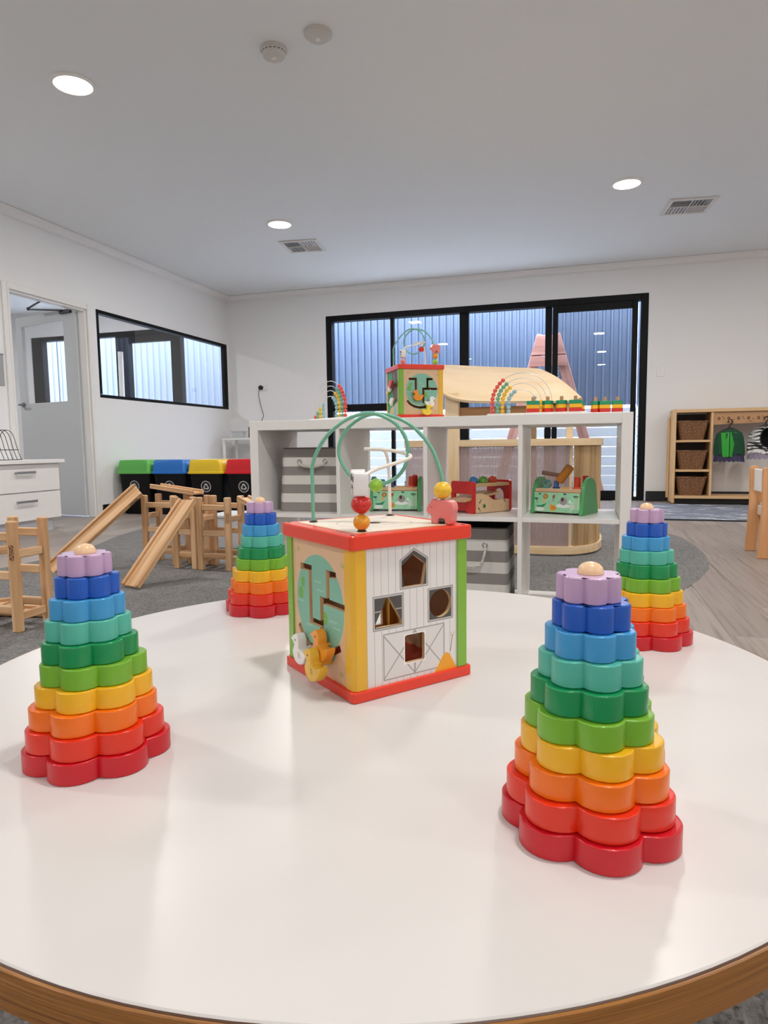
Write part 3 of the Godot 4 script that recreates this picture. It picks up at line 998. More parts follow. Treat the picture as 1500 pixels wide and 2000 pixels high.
# ---------------------------------------------------------------- white open shelving, four by two
func build_shelf() -> void:
	var o := thing("open_shelving", "white open cube shelving, four wide and two high, topped with wooden toys", "shelving", Vector3(-1.3075, 0, -2.434))
	var white := mat(hue("efedea"), 0.35)
	var t := 0.0375
	var W := 0.335
	var iw := 0.016
	var wide := 2 * t + 4 * W + 3 * iw
	var d := 0.39
	piece(o, "top_board", boxmesh(Vector3(wide - 2 * t, t, d), 0.0012, Vector3(wide / 2, SHELF - t / 2, -d / 2)), white)
	piece(o, "bottom_board", boxmesh(Vector3(wide - 2 * t, t, d), 0.0012, Vector3(wide / 2, t / 2, -d / 2)), white)
	for s in [0.0, wide - t]: piece(o, "side_panel", boxmesh(Vector3(t - 0.0006, SHELF, d), 0.0012, Vector3(s + t / 2, SHELF / 2, -d / 2)), white)
	for k in 3: piece(o, "divider", boxmesh(Vector3(iw, SHELF - 2 * t, d - 0.002), 0.001, Vector3(t + (k + 1) * W + (k + 0.5) * iw, SHELF / 2, -d / 2)), white)
	for k in 4: piece(o, "shelf_board", boxmesh(Vector3(W - 0.0006, iw, d - 0.004), 0.001, Vector3(t + k * (W + iw) + W / 2, t + W + iw / 2, -d / 2)), white)

	# striped fabric baskets
	basket("striped_basket", "tall grey and white striped fabric basket in the shelving's upper left cell", Vector3(-1.085, 0.3885, -2.655), 0.29, 0.26, 0.26, 0.012, 4.0)
	basket("striped_basket", "open grey and white striped fabric basket on the shelving's bottom row", Vector3(-0.415, 0.0375, -2.62), 0.29, 0.30, 0.25, 0.006, 0.0)


func basket(called: String, label: String, at: Vector3, w: float, high: float, d: float, lean: float, yaw: float) -> void:
	var o := thing(called, label, "basket", at, deg_to_rad(yaw))
	var white := hue("dcd9d4").srgb_to_linear()
	var grey := hue("8e8884").srgb_to_linear()
	var m := M.new()
	var n := 7
	for i in n:
		var y0 := high * (i / float(n))
		var y1 := high * ((i + 1) / float(n))
		var rings := []
		for q in [[y0, 0.0], [(y0 + y1) / 2, 0.0015], [y1, 0.0]]:
			var k: float = lean * q[0] / high
			var ring := PackedVector3Array()
			for p in rounded(-w / 2 + k + q[1] * -1, -d / 2 + k - q[1], w / 2 - k + q[1], d / 2 - k + q[1], 0.018): ring.append(Vector3(p.x, q[0] + 0.001, -p.y))
			rings.append(ring)
		m.col = grey if i % 2 == 0 else white
		m.loft(rings, i == 0)
	var cloth := mat(Color.WHITE, 0.9, {"vertex_color_use_as_albedo": true, "rim_enabled": true, "rim": 0.3, "normal_enabled": true, "normal_texture": weave(), "uv1_triplanar": true, "uv1_scale": Vector3(14, 14, 14), "normal_scale": 0.4})
	piece(o, "body", m.mesh(40, true), cloth)
	var inn := M.new()
	var rings2 := []
	for q in [[high, 0.004], [high - 0.03, 0.007], [0.01, 0.012]]:
		var k: float = lean * q[0] / high + q[1]
		var ring := PackedVector3Array()
		for p in rounded(-w / 2 + k, -d / 2 + k, w / 2 - k, d / 2 - k, 0.016): ring.append(Vector3(p.x, q[0], -p.y))
		rings2.append(ring)
	inn.loft(rings2, false)
	var base: PackedVector3Array = rings2[2]
	for i in range(1, base.size() - 1): inn.tri(base[0], base[i], base[i + 1])
	piece(o, "lining", inn.mesh(), mat(hue("3b3837"), 0.9))
	var rim := M.new()
	var ringp := PackedVector3Array()
	for p in rounded(-w / 2 + lean + 0.002, -d / 2 + lean + 0.002, w / 2 - lean - 0.002, d / 2 - lean - 0.002, 0.018): ringp.append(Vector3(p.x, high + 0.001, -p.y))
	rim.tube(ringp, 0.0035, 8, true)
	piece(o, "binding", rim.mesh(), mat(hue("5f5a58"), 0.9))
	# rope handle through two eyelets on the front
	var zf := d / 2 - lean * 0.85 + 0.003
	var yh := high * 0.79
	var rope := M.new()
	var mid := [Vector3(-0.055, yh, zf - 0.004), Vector3(-0.052, yh - 0.008, zf + 0.012), Vector3(-0.02, yh - 0.018, zf + 0.016), Vector3(0.02, yh - 0.018, zf + 0.016), Vector3(0.052, yh - 0.008, zf + 0.012), Vector3(0.055, yh, zf - 0.004)]
	if high > 0.28: mid = [Vector3(-0.055, yh, zf - 0.004), Vector3(-0.056, yh - 0.03, zf + 0.018), Vector3(-0.035, yh - 0.075, zf + 0.02), Vector3(0.035, yh - 0.075, zf + 0.02), Vector3(0.056, yh - 0.03, zf + 0.018), Vector3(0.055, yh, zf - 0.004)]
	var line := smooth_path(mid, 10)
	for s in 3:   # three twisted strands
		var p := PackedVector3Array()
		for i in line.size():
			var g := i * 0.55 + TAU * s / 3
			p.append(line[i] + Vector3(0, cos(g), sin(g)) * 0.0035)
		rope.tube(p, 0.0038, 7)
	piece(o, "handle", rope.mesh(), mat(hue("cfcac2"), 0.9), Transform3D.IDENTITY, "twisted pale rope handle")
	for s in [-1, 1]:
		var e := M.new()
		e.x = turn(Vector3.RIGHT, 90, Vector3(0.055 * s, yh, zf - 0.003))
		e.lathe([Vector2(0.008, 0.0), Vector2(0.011, 0.002), Vector2(0.008, 0.004)], 18, false)
		piece(o, "eyelet", e.mesh(), mat(hue("8b8a88"), 0.35, {"metallic": 0.8}))


var weave_tex: NoiseTexture2D
func weave() -> NoiseTexture2D:
	if weave_tex == null: weave_tex = noise(FastNoiseLite.TYPE_VALUE, 0.18, 2, 21, [], 5.0, 256)
	return weave_tex


# ---------------------------------------------------------------- flower stacking towers on the table
func flower(R: float, n: int, turned: float) -> PackedVector2Array:
	var out := PackedVector2Array()
	var rc := R * 0.62
	var r := R - rc
	for k in n:
		for i in 12:
			var f := (i / 12.0 - 0.5) * TAU / n
			var rho := rc * cos(f) + sqrt(maxf(r * r - (rc * sin(f)) ** 2, 0.0))
			var g := f + TAU * (k + 0.5) / n + turned
			out.append(Vector2(sin(g), -cos(g)) * rho)
	return out

func build_stackers() -> void:
	var tones := [["c6051b", "dark red bottom ring"], ["de2b09", "orange red ring"], ["ee7003", "orange ring"], ["edb216", "yellow ring"], ["73af2b", "light green ring"], ["038a4d", "green ring"], ["52b6a2", "teal ring"], ["3f9ad3", "light blue ring"], ["1558be", "blue ring"], ["c3a2c8", "lilac top ring"]]
	var spots := [
		[Vector3(0.008, TABLE, -0.508), -11.0, 0.067, 0.003, "rainbow stack of wooden flower rings standing nearest, front right on the table"],
		[Vector3(-0.443, TABLE, -0.505), 42.0, 0.066, 0.0025, "rainbow stack of wooden flower rings at the front left of the table"],
		[Vector3(-0.551, TABLE, -1.056), -1.0, 0.067, 0.0, "rainbow stack of wooden flower rings partly hidden behind the activity cube's left side"],
		[Vector3(0.087, TABLE, -1.03), 5.0, 0.067, 0.0, "rainbow stack of wooden flower rings behind the nearest one, rear right on the table"]]
	for s in spots:
		var o := thing("stacking_toy", s[4], "stacking toy", s[0])
		var slack: Vector3 = Vector3(-0.957, 0, 0.29) * s[3]   # loose rings slide a little to one side of the peg
		var h := 0.01945
		for i in 10:
			var R: float = lerpf(s[2], 0.0238, i / 9.0)
			var m := M.new()
			m.x = flat()
			m.prism(flower(R, 7, deg_to_rad(s[1] + rng.randf_range(-2.5, 2.5))), 0.0, h - 0.0002, 0.0011)
			var off := Vector3(rng.randf_range(-1, 1), 0, rng.randf_range(-1, 1)) * 0.0012 * (1.0 if i > 0 else 0.0)
			piece(o, "ring", m.mesh(50), gloss(tones[i][0]), Transform3D(Basis(), Vector3(off.x, h * i, off.z) + slack * (i / 9.0)), tones[i][1])
		var k := M.new()
		k.lathe([Vector2(0.005, -0.03), Vector2(0.005, 0.0), Vector2(0.0096, 0.0), Vector2(0.0095, 0.0018), Vector2(0.0085, 0.0048), Vector2(0.0063, 0.007), Vector2(0.0033, 0.0083), Vector2(1e-5, 0.0087)], 28, false)
		piece(o, "knob", k.mesh(60), wood("ecc79d", "cf9e6c", 1, 0.3, 20.0, 60.0), Transform3D(Basis(), Vector3(0, h * 10, 0) + slack), "round natural wood knob")


# ---------------------------------------------------------------- activity cubes with bead mazes
func barn_print() -> ImageTexture:
	var p := Print.new(800, 970, hue("e4e2e0"))
	var ln := hue("a5a2a0")
	for k in 14:
		var u := 0.012 + k * 0.0752
		p.line(Vector2(u, 0), Vector2(u, 1), 4, hue("b3afad"))
	var dark := hue("4e4a48")
	var frame := func(pts: Array) -> void:
		p.poly(pts, dark)
		p.path(pts, 20, hue("e4e2e0"), true)
		p.path(pts, 11, ln, true)
	frame.call([Vector2(0.362, 0.32), Vector2(0.362, 0.112), Vector2(0.511, 0.035), Vector2(0.66, 0.112), Vector2(0.66, 0.32)])
	frame.call([Vector2(0.078, 0.35), Vector2(0.39, 0.35), Vector2(0.39, 0.592), Vector2(0.078, 0.592)])
	p.line(Vector2(0.078, 0.458), Vector2(0.39, 0.458), 10, ln)
	frame.call([Vector2(0.665, 0.352), Vector2(0.945, 0.352), Vector2(0.945, 0.6), Vector2(0.665, 0.6)])
	p.poly([Vector2(0.18, 0.632), Vector2(0.845, 0.632), Vector2(0.845, 0.968), Vector2(0.18, 0.968)], hue("dedcda"))
	p.path([Vector2(0.18, 0.632), Vector2(0.845, 0.632), Vector2(0.845, 0.968), Vector2(0.18, 0.968)], 9, ln, true)
	p.poly([Vector2(0.48, 0.665), Vector2(0.545, 0.665), Vector2(0.512, 0.635)], ln)
	p.line(Vector2(0.512, 0.632), Vector2(0.512, 0.968), 14, ln)
	for s in [0.0, 1.0]:
		var a := lerpf(0.18, 0.512, s)
		var b := lerpf(0.512, 0.845, s)
		p.line(Vector2(a, 0.64), Vector2(b, 0.962), 9, ln)
		p.line(Vector2(b, 0.64), Vector2(a, 0.962), 9, ln)
	p.poly([Vector2(0.395, 0.66), Vector2(0.632, 0.66), Vector2(0.632, 0.885), Vector2(0.395, 0.885)], hue("f0efee"))
	p.poly([Vector2(0.735, 1.0), Vector2(0.83, 0.885), Vector2(0.868, 0.862), Vector2(0.91, 0.88), Vector2(0.995, 1.0)], hue("f0a826"))
	p.line(Vector2(0.92, 0.86), Vector2(0.945, 0.745), 5, hue("6a4a40"))
	p.path([Vector2(0.928, 0.715), Vector2(0.932, 0.742), Vector2(0.955, 0.742), Vector2(0.96, 0.715)], 5, hue("c99a7c"))
	return p.texture(0.75)

func pond_print() -> ImageTexture:
	var p := Print.new(800, 970, hue("dcb993"))
	var g := RandomNumberGenerator.new()
	g.seed = 3
	for k in 70:   # faint wood flecks
		var y := g.randf()
		var x := g.randf()
		p.line(Vector2(x, y), Vector2(x + 0.12, y + 0.002), 2, hue("d3ad85"))
	p.oval(Vector2(0.515, 0.47), Vector2(0.445, 0.375), hue("7fb9a2"))
	p.oval(Vector2(0.515, 0.80), Vector2(0.3, 0.09), hue("92c4ad"))
	for q in [[0.2, 0.34, 0.035, 0.04], [0.155, 0.43, 0.045, 0.05], [0.62, 0.56, 0.045, 0.05]]:
		p.oval(Vector2(q[0], q[1]), Vector2(q[2], q[3]), hue("6cad35"))
		p.line(Vector2(q[0], q[1]), Vector2(q[0] + q[2] * 1.2, q[1] + 0.02), 6, hue("7fb9a2"))
	for q in [[0.42, 0.30], [0.47, 0.36], [0.08, 0.49], [0.25, 0.66], [0.7, 0.56], [0.76, 0.60]]:
		var a := []
		for i in 7: a.append(Vector2(q[0] + i * 0.022, q[1] + (0.008 if i % 2 else -0.004)))
		p.path(a, 4, hue("c3e0d4"))
	for q in [[0.1, 0.08], [0.93, 0.12], [0.88, 0.92], [0.1, 0.94]]:
		for i in 3: p.line(Vector2(q[0] + i * 0.018, q[1] + 0.02), Vector2(q[0] + i * 0.022 - 0.004, q[1] - 0.008), 8, hue("9fae4c"))
	return p.texture(0.75)

func grove_print() -> ImageTexture:
	var p := Print.new(400, 485, hue("1f8f62"))
	p.poly([Vector2(0.38, 0), Vector2(1, 0), Vector2(1, 0.8), Vector2(0.55, 0.62), Vector2(0.42, 0.3)], hue("6a3f2e"))
	p.poly([Vector2(0.0, 1.0), Vector2(0.3, 0.82), Vector2(1, 0.7), Vector2(1, 1)], hue("e2c48f"))
	p.oval(Vector2(0.7, 0.95), Vector2(0.14, 0.2), hue("86c5bd"))
	p.poly([Vector2(0, 0.7), Vector2(0.4, 0.75), Vector2(0.1, 0.95), Vector2(0, 1)], hue("2fa877"))
	for k in 9: p.oval(Vector2(0.06 + 0.09 * k, 0.12 + 0.07 * (k % 3)), Vector2(0.05, 0.04), hue("39a96f"))
	return p.texture(1.0)

func lid_print() -> ImageTexture:
	var p := Print.new(600, 600, hue("efe4d2"))
	var ln := hue("cfc4b2")
	for k in 60:
		var g := TAU * k / 60
		var h := TAU * (k + 1) / 60
		p.line(Vector2(0.5 + 0.33 * cos(g), 0.5 + 0.33 * sin(g)), Vector2(0.5 + 0.33 * cos(h), 0.5 + 0.33 * sin(h)), 9, ln)
	for s in [Vector2(0.1, 0.1), Vector2(0.9, 0.1), Vector2(0.9, 0.9), Vector2(0.1, 0.9)]:
		p.line(s, Vector2(0.5, 0.5) + (s - Vector2(0.5, 0.5)) * 0.55, 9, ln)
	p.oval(Vector2(0.5, 0.5), Vector2(0.12, 0.12), hue("dfd3be"))
	return p.texture(0.6)

func duck_shape(size: float) -> PackedVector2Array:
	var out := PackedVector2Array()
	for p in smooth2([Vector2(-0.52, 0.27), Vector2(-0.36, 0.19), Vector2(-0.3, 0.06), Vector2(-0.42, -0.12), Vector2(-0.3, -0.4), Vector2(0.0, -0.5), Vector2(0.34, -0.36), Vector2(0.55, 0.04), Vector2(0.3, 0.0), Vector2(0.05, 0.04), Vector2(0.02, 0.3), Vector2(-0.14, 0.48), Vector2(-0.33, 0.42)], 5): out.append(p * size)
	return out

func animal_shape(kind: String, size: float) -> PackedVector2Array:
	var pig := [Vector2(-0.52, 0.12), Vector2(-0.5, -0.06), Vector2(-0.36, -0.12), Vector2(-0.34, -0.42), Vector2(-0.1, -0.42), Vector2(-0.06, -0.26), Vector2(0.14, -0.26), Vector2(0.18, -0.42), Vector2(0.42, -0.42), Vector2(0.46, -0.1), Vector2(0.5, 0.1), Vector2(0.42, 0.34), Vector2(0.1, 0.4), Vector2(-0.16, 0.38), Vector2(-0.26, 0.46), Vector2(-0.36, 0.34)]
	var cow := [Vector2(-0.55, 0.2), Vector2(-0.5, -0.02), Vector2(-0.34, 0.0), Vector2(-0.34, -0.5), Vector2(-0.14, -0.5), Vector2(-0.1, -0.2), Vector2(0.2, -0.2), Vector2(0.24, -0.5), Vector2(0.44, -0.5), Vector2(0.48, 0.0), Vector2(0.48, 0.36), Vector2(0.3, 0.42), Vector2(-0.2, 0.4), Vector2(-0.3, 0.52), Vector2(-0.46, 0.44)]
	var out := PackedVector2Array()
	for p in smooth2(pig if kind == "pig" else cow, 3): out.append(p * size)
	return out

func activity_cube(label: String, at: Vector3, yaw: float, far: bool) -> void:
	var o := thing("activity_cube", label, "activity toy", at, yaw)
	if far: o.scale = Vector3.ONE * 1.06
	var red := gloss("e63a20")
	var ply := wood("d9b98f", "b98d5c", 0, 0.5)
	var H := 0.1917
	var base := M.new()
	base.x = flat()
	base.prism(rounded(-0.088, -0.088, 0.088, 0.088, 0.005), 0.0, 0.0125, 0.0012)
	piece(o, "base", base.mesh(), red)
	var lid := M.new()
	lid.x = flat(Vector3(0, H - 0.0167, 0))
	lid.prism(rounded(-0.0885, -0.0885, 0.0885, 0.0885, 0.005), 0.0, 0.0167, 0.0014)
	var lid_node := piece(o, "lid", lid.mesh(), red)
	var tm := M.new()
	var tf := M.new()
	tm.x = flat(Vector3(0, H, 0))
	tm.prism(rounded(-0.073, -0.073, 0.073, 0.073, 0.004), -0.001, 0.0009, 0.0003, [disc(Vector2.ZERO, 0.0085)], tf)
	tm.next()
	tm.v = tf.v; tm.u = tf.u; tm.c = tf.c
	piece(lid_node, "top_plate", tm.mesh(), [ply, printed(lid_print(), 0.35)], Transform3D.IDENTITY, "cream top plate with grey printed ring")
	var dk := mat(hue("3a211b"), 0.6)
	var pit := M.new()
	pit.x = Transform3D(Basis(), Vector3(0, H, 0))
	pit.lathe([Vector2(1e-5, 0.0001), Vector2(0.0084, 0.0003)], 24, false)
	piece(lid_node, "hole", pit.mesh(), dk)
	for s in [[1, 1], [-1, 1], [1, -1], [-1, -1]]:
		var nt := M.new()
		nt.x = flat(Vector3(0.0805 * s[0], H, 0.0805 * s[1]))
		nt.prism(PackedVector2Array([Vector2(-0.003, -0.002), Vector2(0.003, -0.002), Vector2(0, 0.0025)]), -0.001, 0.0003)
		piece(lid_node, "notch", nt.mesh(), dk)
	# corner posts
	var ph := H - 0.0125 - 0.0167
	for s in [[1, 1, "e6b22e"], [-1, 1, "80b53c"], [1, -1, "80b53c"], [-1, -1, "e6b22e"]]:
		var pm := M.new()
		pm.x = flat(Vector3(0.0762 * s[0], 0.0125, 0.0762 * s[1]))
		var q := 0.009
		var c := 0.0045
		var out := PackedVector2Array([Vector2(-q, -q), Vector2(q - c, -q), Vector2(q, -q + c), Vector2(q, q), Vector2(-q, q)])
		var r := PackedVector2Array()
		for p in out: r.append(Vector2(p.x * s[0], p.y * s[1]))
		pm.prism(r, 0.0, ph, 0.0006)
		piece(o, "post", pm.mesh(), gloss(s[2]))
	# the four panels
	var W := 0.1345
	var uv := func(u: float, v: float) -> Vector2: return Vector2((u - 0.5) * W, (1 - v) * ph)
	var plate := func(called: String, outline_holes: Array, t: Texture2D, turned: float) -> MeshInstance3D:
		var m := M.new()
		var f := M.new()
		m.prism(rect(-W / 2, 0, W / 2, ph), 0.0, 0.0055, 0.0, outline_holes, f)
		m.next()
		m.v = f.v; m.u = f.u; m.c = f.c
		var b := Basis(Vector3.UP, deg_to_rad(turned))
		return piece(o, called, m.mesh(), [ply, printed(t, 0.4) if t else ply], Transform3D(b, b * Vector3(0, 0, 0.0775) + Vector3(0, 0.0125, 0)))
	var slot := func(pts: Array, w := 0.0041) -> PackedVector2Array:
		var l := PackedVector2Array()
		for p in pts: l.append(uv.call(p[0], p[1]))
		return Geometry2D.offset_polyline(l, w, Geometry2D.JOIN_MITER, Geometry2D.END_SQUARE)[0]
	var s1: PackedVector2Array = slot.call([[0.18, 0.215], [0.35, 0.215], [0.35, 0.62], [0.56, 0.62]])
	var s2: PackedVector2Array = slot.call([[0.80, 0.215], [0.68, 0.215], [0.68, 0.43], [0.56, 0.43], [0.56, 0.72]])
	var s3: PackedVector2Array = slot.call([[0.56, 0.43], [0.94, 0.43]])
	var all: PackedVector2Array = Geometry2D.merge_polygons(Geometry2D.merge_polygons(s1, s2)[0], s3)[0]
	var s4: PackedVector2Array = slot.call([[0.12, 0.71], [0.19, 0.775], [0.3, 0.82], [0.45, 0.845], [0.6, 0.835], [0.75, 0.79], [0.86, 0.745]])
	var pond: MeshInstance3D = plate.call("pond_panel", [all, s4], pond_print(), 0.0)
	pond.set_meta("label", "plywood panel printed with a green pond, with cut slots")
	var hp := PackedVector2Array()
	for p in [[0.40, 0.312], [0.375, 0.155], [0.505, 0.075], [0.648, 0.16], [0.61, 0.312]]: hp.append(uv.call(p[0], p[1]))
	var ht := PackedVector2Array()
	for p in [[0.1, 0.575], [0.095, 0.55], [0.22, 0.362], [0.24, 0.362], [0.375, 0.55], [0.37, 0.578]]: ht.append(uv.call(p[0], p[1]))
	var a: Vector2 = uv.call(0.405, 0.878)
	var b2: Vector2 = uv.call(0.622, 0.668)
	var barn: MeshInstance3D = plate.call("barn_panel", [hp, ht, disc(uv.call(0.805, 0.475), 0.0172, 32), rounded(a.x, a.y, b2.x, b2.y, 0.003)], barn_print(), 90.0)
	barn.set_meta("label", "white panel printed as a boarded barn, with four shaped holes")
	plate.call("back_panel", [], null, 180.0)
	var grove: MeshInstance3D = plate.call("grove_panel", [] if far else [rect(-0.062, 0.02, -0.022, 0.07)], grove_print(), -90.0)
	# ducks that ride in the slots
	var ducks := [["f4f1ee", 0.29, 0.85, "white duck"], ["e8b93a", 0.72, 0.865, "yellow duck"], ["ee9a2a", 0.69, 0.745, "orange duck"]]
	if far: ducks = [["f4f1ee", 0.72, 0.72, "white duck"], ["f2d53c", 0.6, 0.90, "yellow duck"], ["f2961e", 0.38, 0.58, "orange duck"]]
	for d in ducks:
		var at2: Vector2 = uv.call(d[1], d[2])
		var m := M.new()
		m.prism(duck_shape(0.039), 0.003, 0.0155, 0.0011)
		if far and d[3] != "orange duck":
			m = M.new()
			m.x = Transform3D(Basis(Vector3.UP, PI), Vector3(0, 0, 0.0185))
			m.prism(duck_shape(0.039), 0.003, 0.0155, 0.0011)
		m.x = Transform3D.IDENTITY
		m.x = turn(Vector3.RIGHT, 90)
		m.lathe([Vector2(0.0028, -0.026 if d[3] == "yellow duck" else -0.012), Vector2(0.0028, 0.004)], 10)
		var dn := piece(o, "duck", m.mesh(55), gloss(d[0]), Transform3D(Basis(), Vector3(at2.x, 0.0125 + at2.y, 0.083 + (0.0127 if d[3] == "yellow duck" else 0.0))), d[3])
		var e := M.new()
		var side := -1.0 if far and d[3] != "orange duck" else 1.0
		e.x = turn(Vector3.RIGHT, 90)
		e.lathe([Vector2(0.0012, 0.0154), Vector2(0.001, 0.0159), Vector2(1e-5, 0.016)], 10, false)
		piece(dn, "eye", e.mesh(), mat(hue("2b1c18"), 0.4), Transform3D(Basis(), Vector3(-0.0071 * side, 0.0109, 0)))
		var wg := M.new()
		for j in 3:
			var p := PackedVector3Array()
			for i in 6: p.append(Vector3((-0.001 + 0.0011 * i) * side + 0.0005 * j, -0.003 - 0.0025 * j - 0.0018 * sin(i * 0.63), 0.0156))
			wg.tube(p, 0.00022, 5)
		piece(dn, "wing_lines", wg.mesh(), mat(hue("6b4a2a"), 0.6))
	if far:   # flaps on the grove side
		for q in [[-0.02, 0.115, "f3eee8", 0.05], [0.02, 0.125, "d8392f", 0.05], [-0.052, 0.1, "efcf3e", 0.026], [0.0, 0.062, "f3eee8", 0.05], [-0.048, 0.058, "7fc04a", 0.024]]:
			var m := M.new()
			var sh := PackedVector2Array()
			for p in smooth2([Vector2(-0.5, 0), Vector2(-0.1, 0.32), Vector2(0.5, 0.2), Vector2(0.2, -0.1), Vector2(-0.05, -0.3)], 4): sh.append(p * q[3])
			m.prism(sh, 0.0, 0.008, 0.001)
			var b := Basis(Vector3.UP, -PI / 2)
			piece(o, "leaf_flap", m.mesh(55), gloss(q[2]), Transform3D(b, b * Vector3(q[0], q[1], 0.0838 + 0.009 * (0 if q[2] != "d8392f" else 1))))
	# wires on the lid: one looped arch and one zigzag, each on a diagonal
	var D := 0.062
	var es := Vector3(1, 0, -1).normalized()
	var et := Vector3(1, 0, 1).normalized()
	if far:
		es = Vector3(1, 0, 1).normalized()
		et = Vector3(-1, 0, 1).normalized()
	var L := D * sqrt(2.0)
	var gp := func(s: float, y: float, t: float) -> Vector3: return es * s + et * t + Vector3(0, H + y, 0)
	var F := -L + (0.0 if far else 0.0065)   # left foot of the arch
	var arch := [gp.call(F, 0.0, 0.0), gp.call(F, 0.05, 0.0), gp.call(F + 0.0015, 0.079, 0.0), gp.call(-0.061, 0.111, 0.002), gp.call(-0.031, 0.133, 0.005), gp.call(0.002, 0.139, 0.007),
		gp.call(0.033, 0.123, 0.006), gp.call(0.0455, 0.093, 0.004), gp.call(0.033, 0.062, 0.0), gp.call(-0.001, 0.048, -0.002), gp.call(-0.032, 0.062, -0.004), gp.call(-0.047, 0.093, -0.006), gp.call(-0.033, 0.123, -0.006), gp.call(0.0, 0.139, -0.005),
		gp.call(0.042, 0.128, -0.002), gp.call(0.072, 0.098, 0.0), gp.call(0.0855, 0.064, 0.0), gp.call(L, 0.04, 0.0), gp.call(L, 0.0, 0.0)]
	var w1 := M.new()
	w1.tube(smooth_path(arch, 8), 0.0024, 12)
	piece(o, "looped_wire", w1.mesh(), mat(hue("74b79c"), 0.3), Transform3D.IDENTITY, "green looped wire")
	var N := 0.004   # the front foot stands a little off the diagonal
	var zig := [gp.call(N, 0.0, -L), gp.call(N - 0.001, 0.06, -L), gp.call(N - 0.003, 0.088, -0.08), gp.call(-0.006, 0.094, -0.07), gp.call(-0.017, 0.0945, -0.058), gp.call(-0.021, 0.0945, -0.05), gp.call(-0.016, 0.0945, -0.042), gp.call(0.016, 0.093, -0.022), gp.call(0.043, 0.088, 0.0), gp.call(0.049, 0.084, 0.012), gp.call(0.038, 0.079, 0.022), gp.call(0.014, 0.071, 0.05), gp.call(N + 0.002, 0.064, 0.075), gp.call(N, 0.054, L), gp.call(N, 0.03, L), gp.call(N, 0.0, L)]
	var w2 := M.new()
	w2.tube(smooth_path(zig, 8), 0.0023, 12)
	piece(o, "zigzag_wire", w2.mesh(), mat(hue("e9e4da"), 0.3), Transform3D.IDENTITY, "white zigzag wire")
	for q in [[F, 0.0], [L, 0.0], [N, L], [N, -L]]:
		var gm := M.new()
		gm.lathe([Vector2(0.0056, 0.0), Vector2(0.0056, 0.0012), Vector2(0.0042, 0.0022), Vector2(0.0026, 0.0024)], 20, false)
		piece(o, "grommet", gm.mesh(), mat(hue("1b1512"), 0.35), Transform3D(Basis(), gp.call(q[0], 0.0008, q[1])))
	var bead := func(s: float, y: float, t: float, r: float, k: String, lb: String) -> void:
		var m := M.new()
		m.ball(Vector3.ZERO, r, 24, 0.96)
		piece(o, "bead", m.mesh(60), gloss(k), Transform3D(Basis(), gp.call(s, y, t)), lb)
	var pig := M.new()
	pig.prism(animal_shape("pig", 0.036), -0.008, 0.008, 0.0012)
	var cow := M.new()
	cow.prism(animal_shape("cow", 0.028), -0.0085, 0.0085, 0.0012)
	var local := func(world_yaw: float) -> Basis: return Basis(Vector3.UP, deg_to_rad(world_yaw) - yaw)
	var pig_at: Vector3
	var cow_at: Vector3
	var cow_b: Basis
	var pig_b: Basis = local.call(-12.0)
	if far:
		bead.call(0.031, 0.063, 0.0, 0.0105, "d8261f", "red bead")
		bead.call(L, 0.0125, 0.0, 0.0105, "9cc83c", "light green bead")
		bead.call(L, 0.034, 0.0, 0.0108, "ee9d22", "orange bead")
		pig_at = gp.call(L, 0.06, 0.0)
		bead.call(0.0, 0.012, L, 0.0098, "e58a86", "pink bead")
		cow_at = gp.call(0.0, 0.04, L)
		cow_b = local.call(-60.0)
		pig_b = local.call(35.0)
	else:
		bead.call(N, 0.0117, L, 0.0098, "e9a32a", "amber bead")
		bead.call(N, 0.0325, L, 0.0119, "cf2620", "red bead")
		cow_at = gp.call(N - 0.002, 0.0575, L)
		cow_b = local.call(-62.0)
		pig_at = gp.call(L, 0.0165, 0.0)
		bead.call(L, 0.0425, 0.0, 0.0115, "eec02f", "yellow bead")
		bead.call(0.003, 0.0485, -0.002, 0.0092, "8fc63c", "light green bead")
	var pn := piece(o, "pig_bead", pig.mesh(55), gloss("e8837f"), Transform3D(pig_b, pig_at), "pink wooden pig")
	var pe := M.new()
	pe.ball(Vector3(-0.0115, 0.005, 0.0081), 0.0007, 8)
	piece(pn, "eye", pe.mesh(), mat(hue("2b1c18"), 0.4))
	var cn := piece(o, "cow_bead", cow.mesh(55), gloss("eceae8"), Transform3D(cow_b, cow_at), "white wooden cow with black patches")
	for s in [-1.0, 1.0]:
		var cm := M.new()
		for q in [[-0.004, 0.006, 0.0045], [0.008, 0.004, 0.004], [0.001, -0.004, 0.003]]:
			cm.x = Transform3D(Basis(Vector3.RIGHT, PI / 2 * s), Vector3(q[0], q[1], 0.0086 * s))
			cm.lathe([Vector2(q[2], -0.0002), Vector2(q[2] * 0.9, 0.0002), Vector2(1e-5, 0.0003)], 14, false)
		piece(cn, "patches", cm.mesh(), mat(hue("26211f"), 0.4))


func build_cubes() -> void:
	activity_cube("wooden activity cube with barn front and bead maze in the middle of the round table", Vector3(-0.257, TABLE, -0.802), deg_to_rad(-39.4), false)
	activity_cube("wooden activity cube with pond front standing on top of the white shelving", Vector3(-0.655, SHELF, -2.588), deg_to_rad(32.0), true)


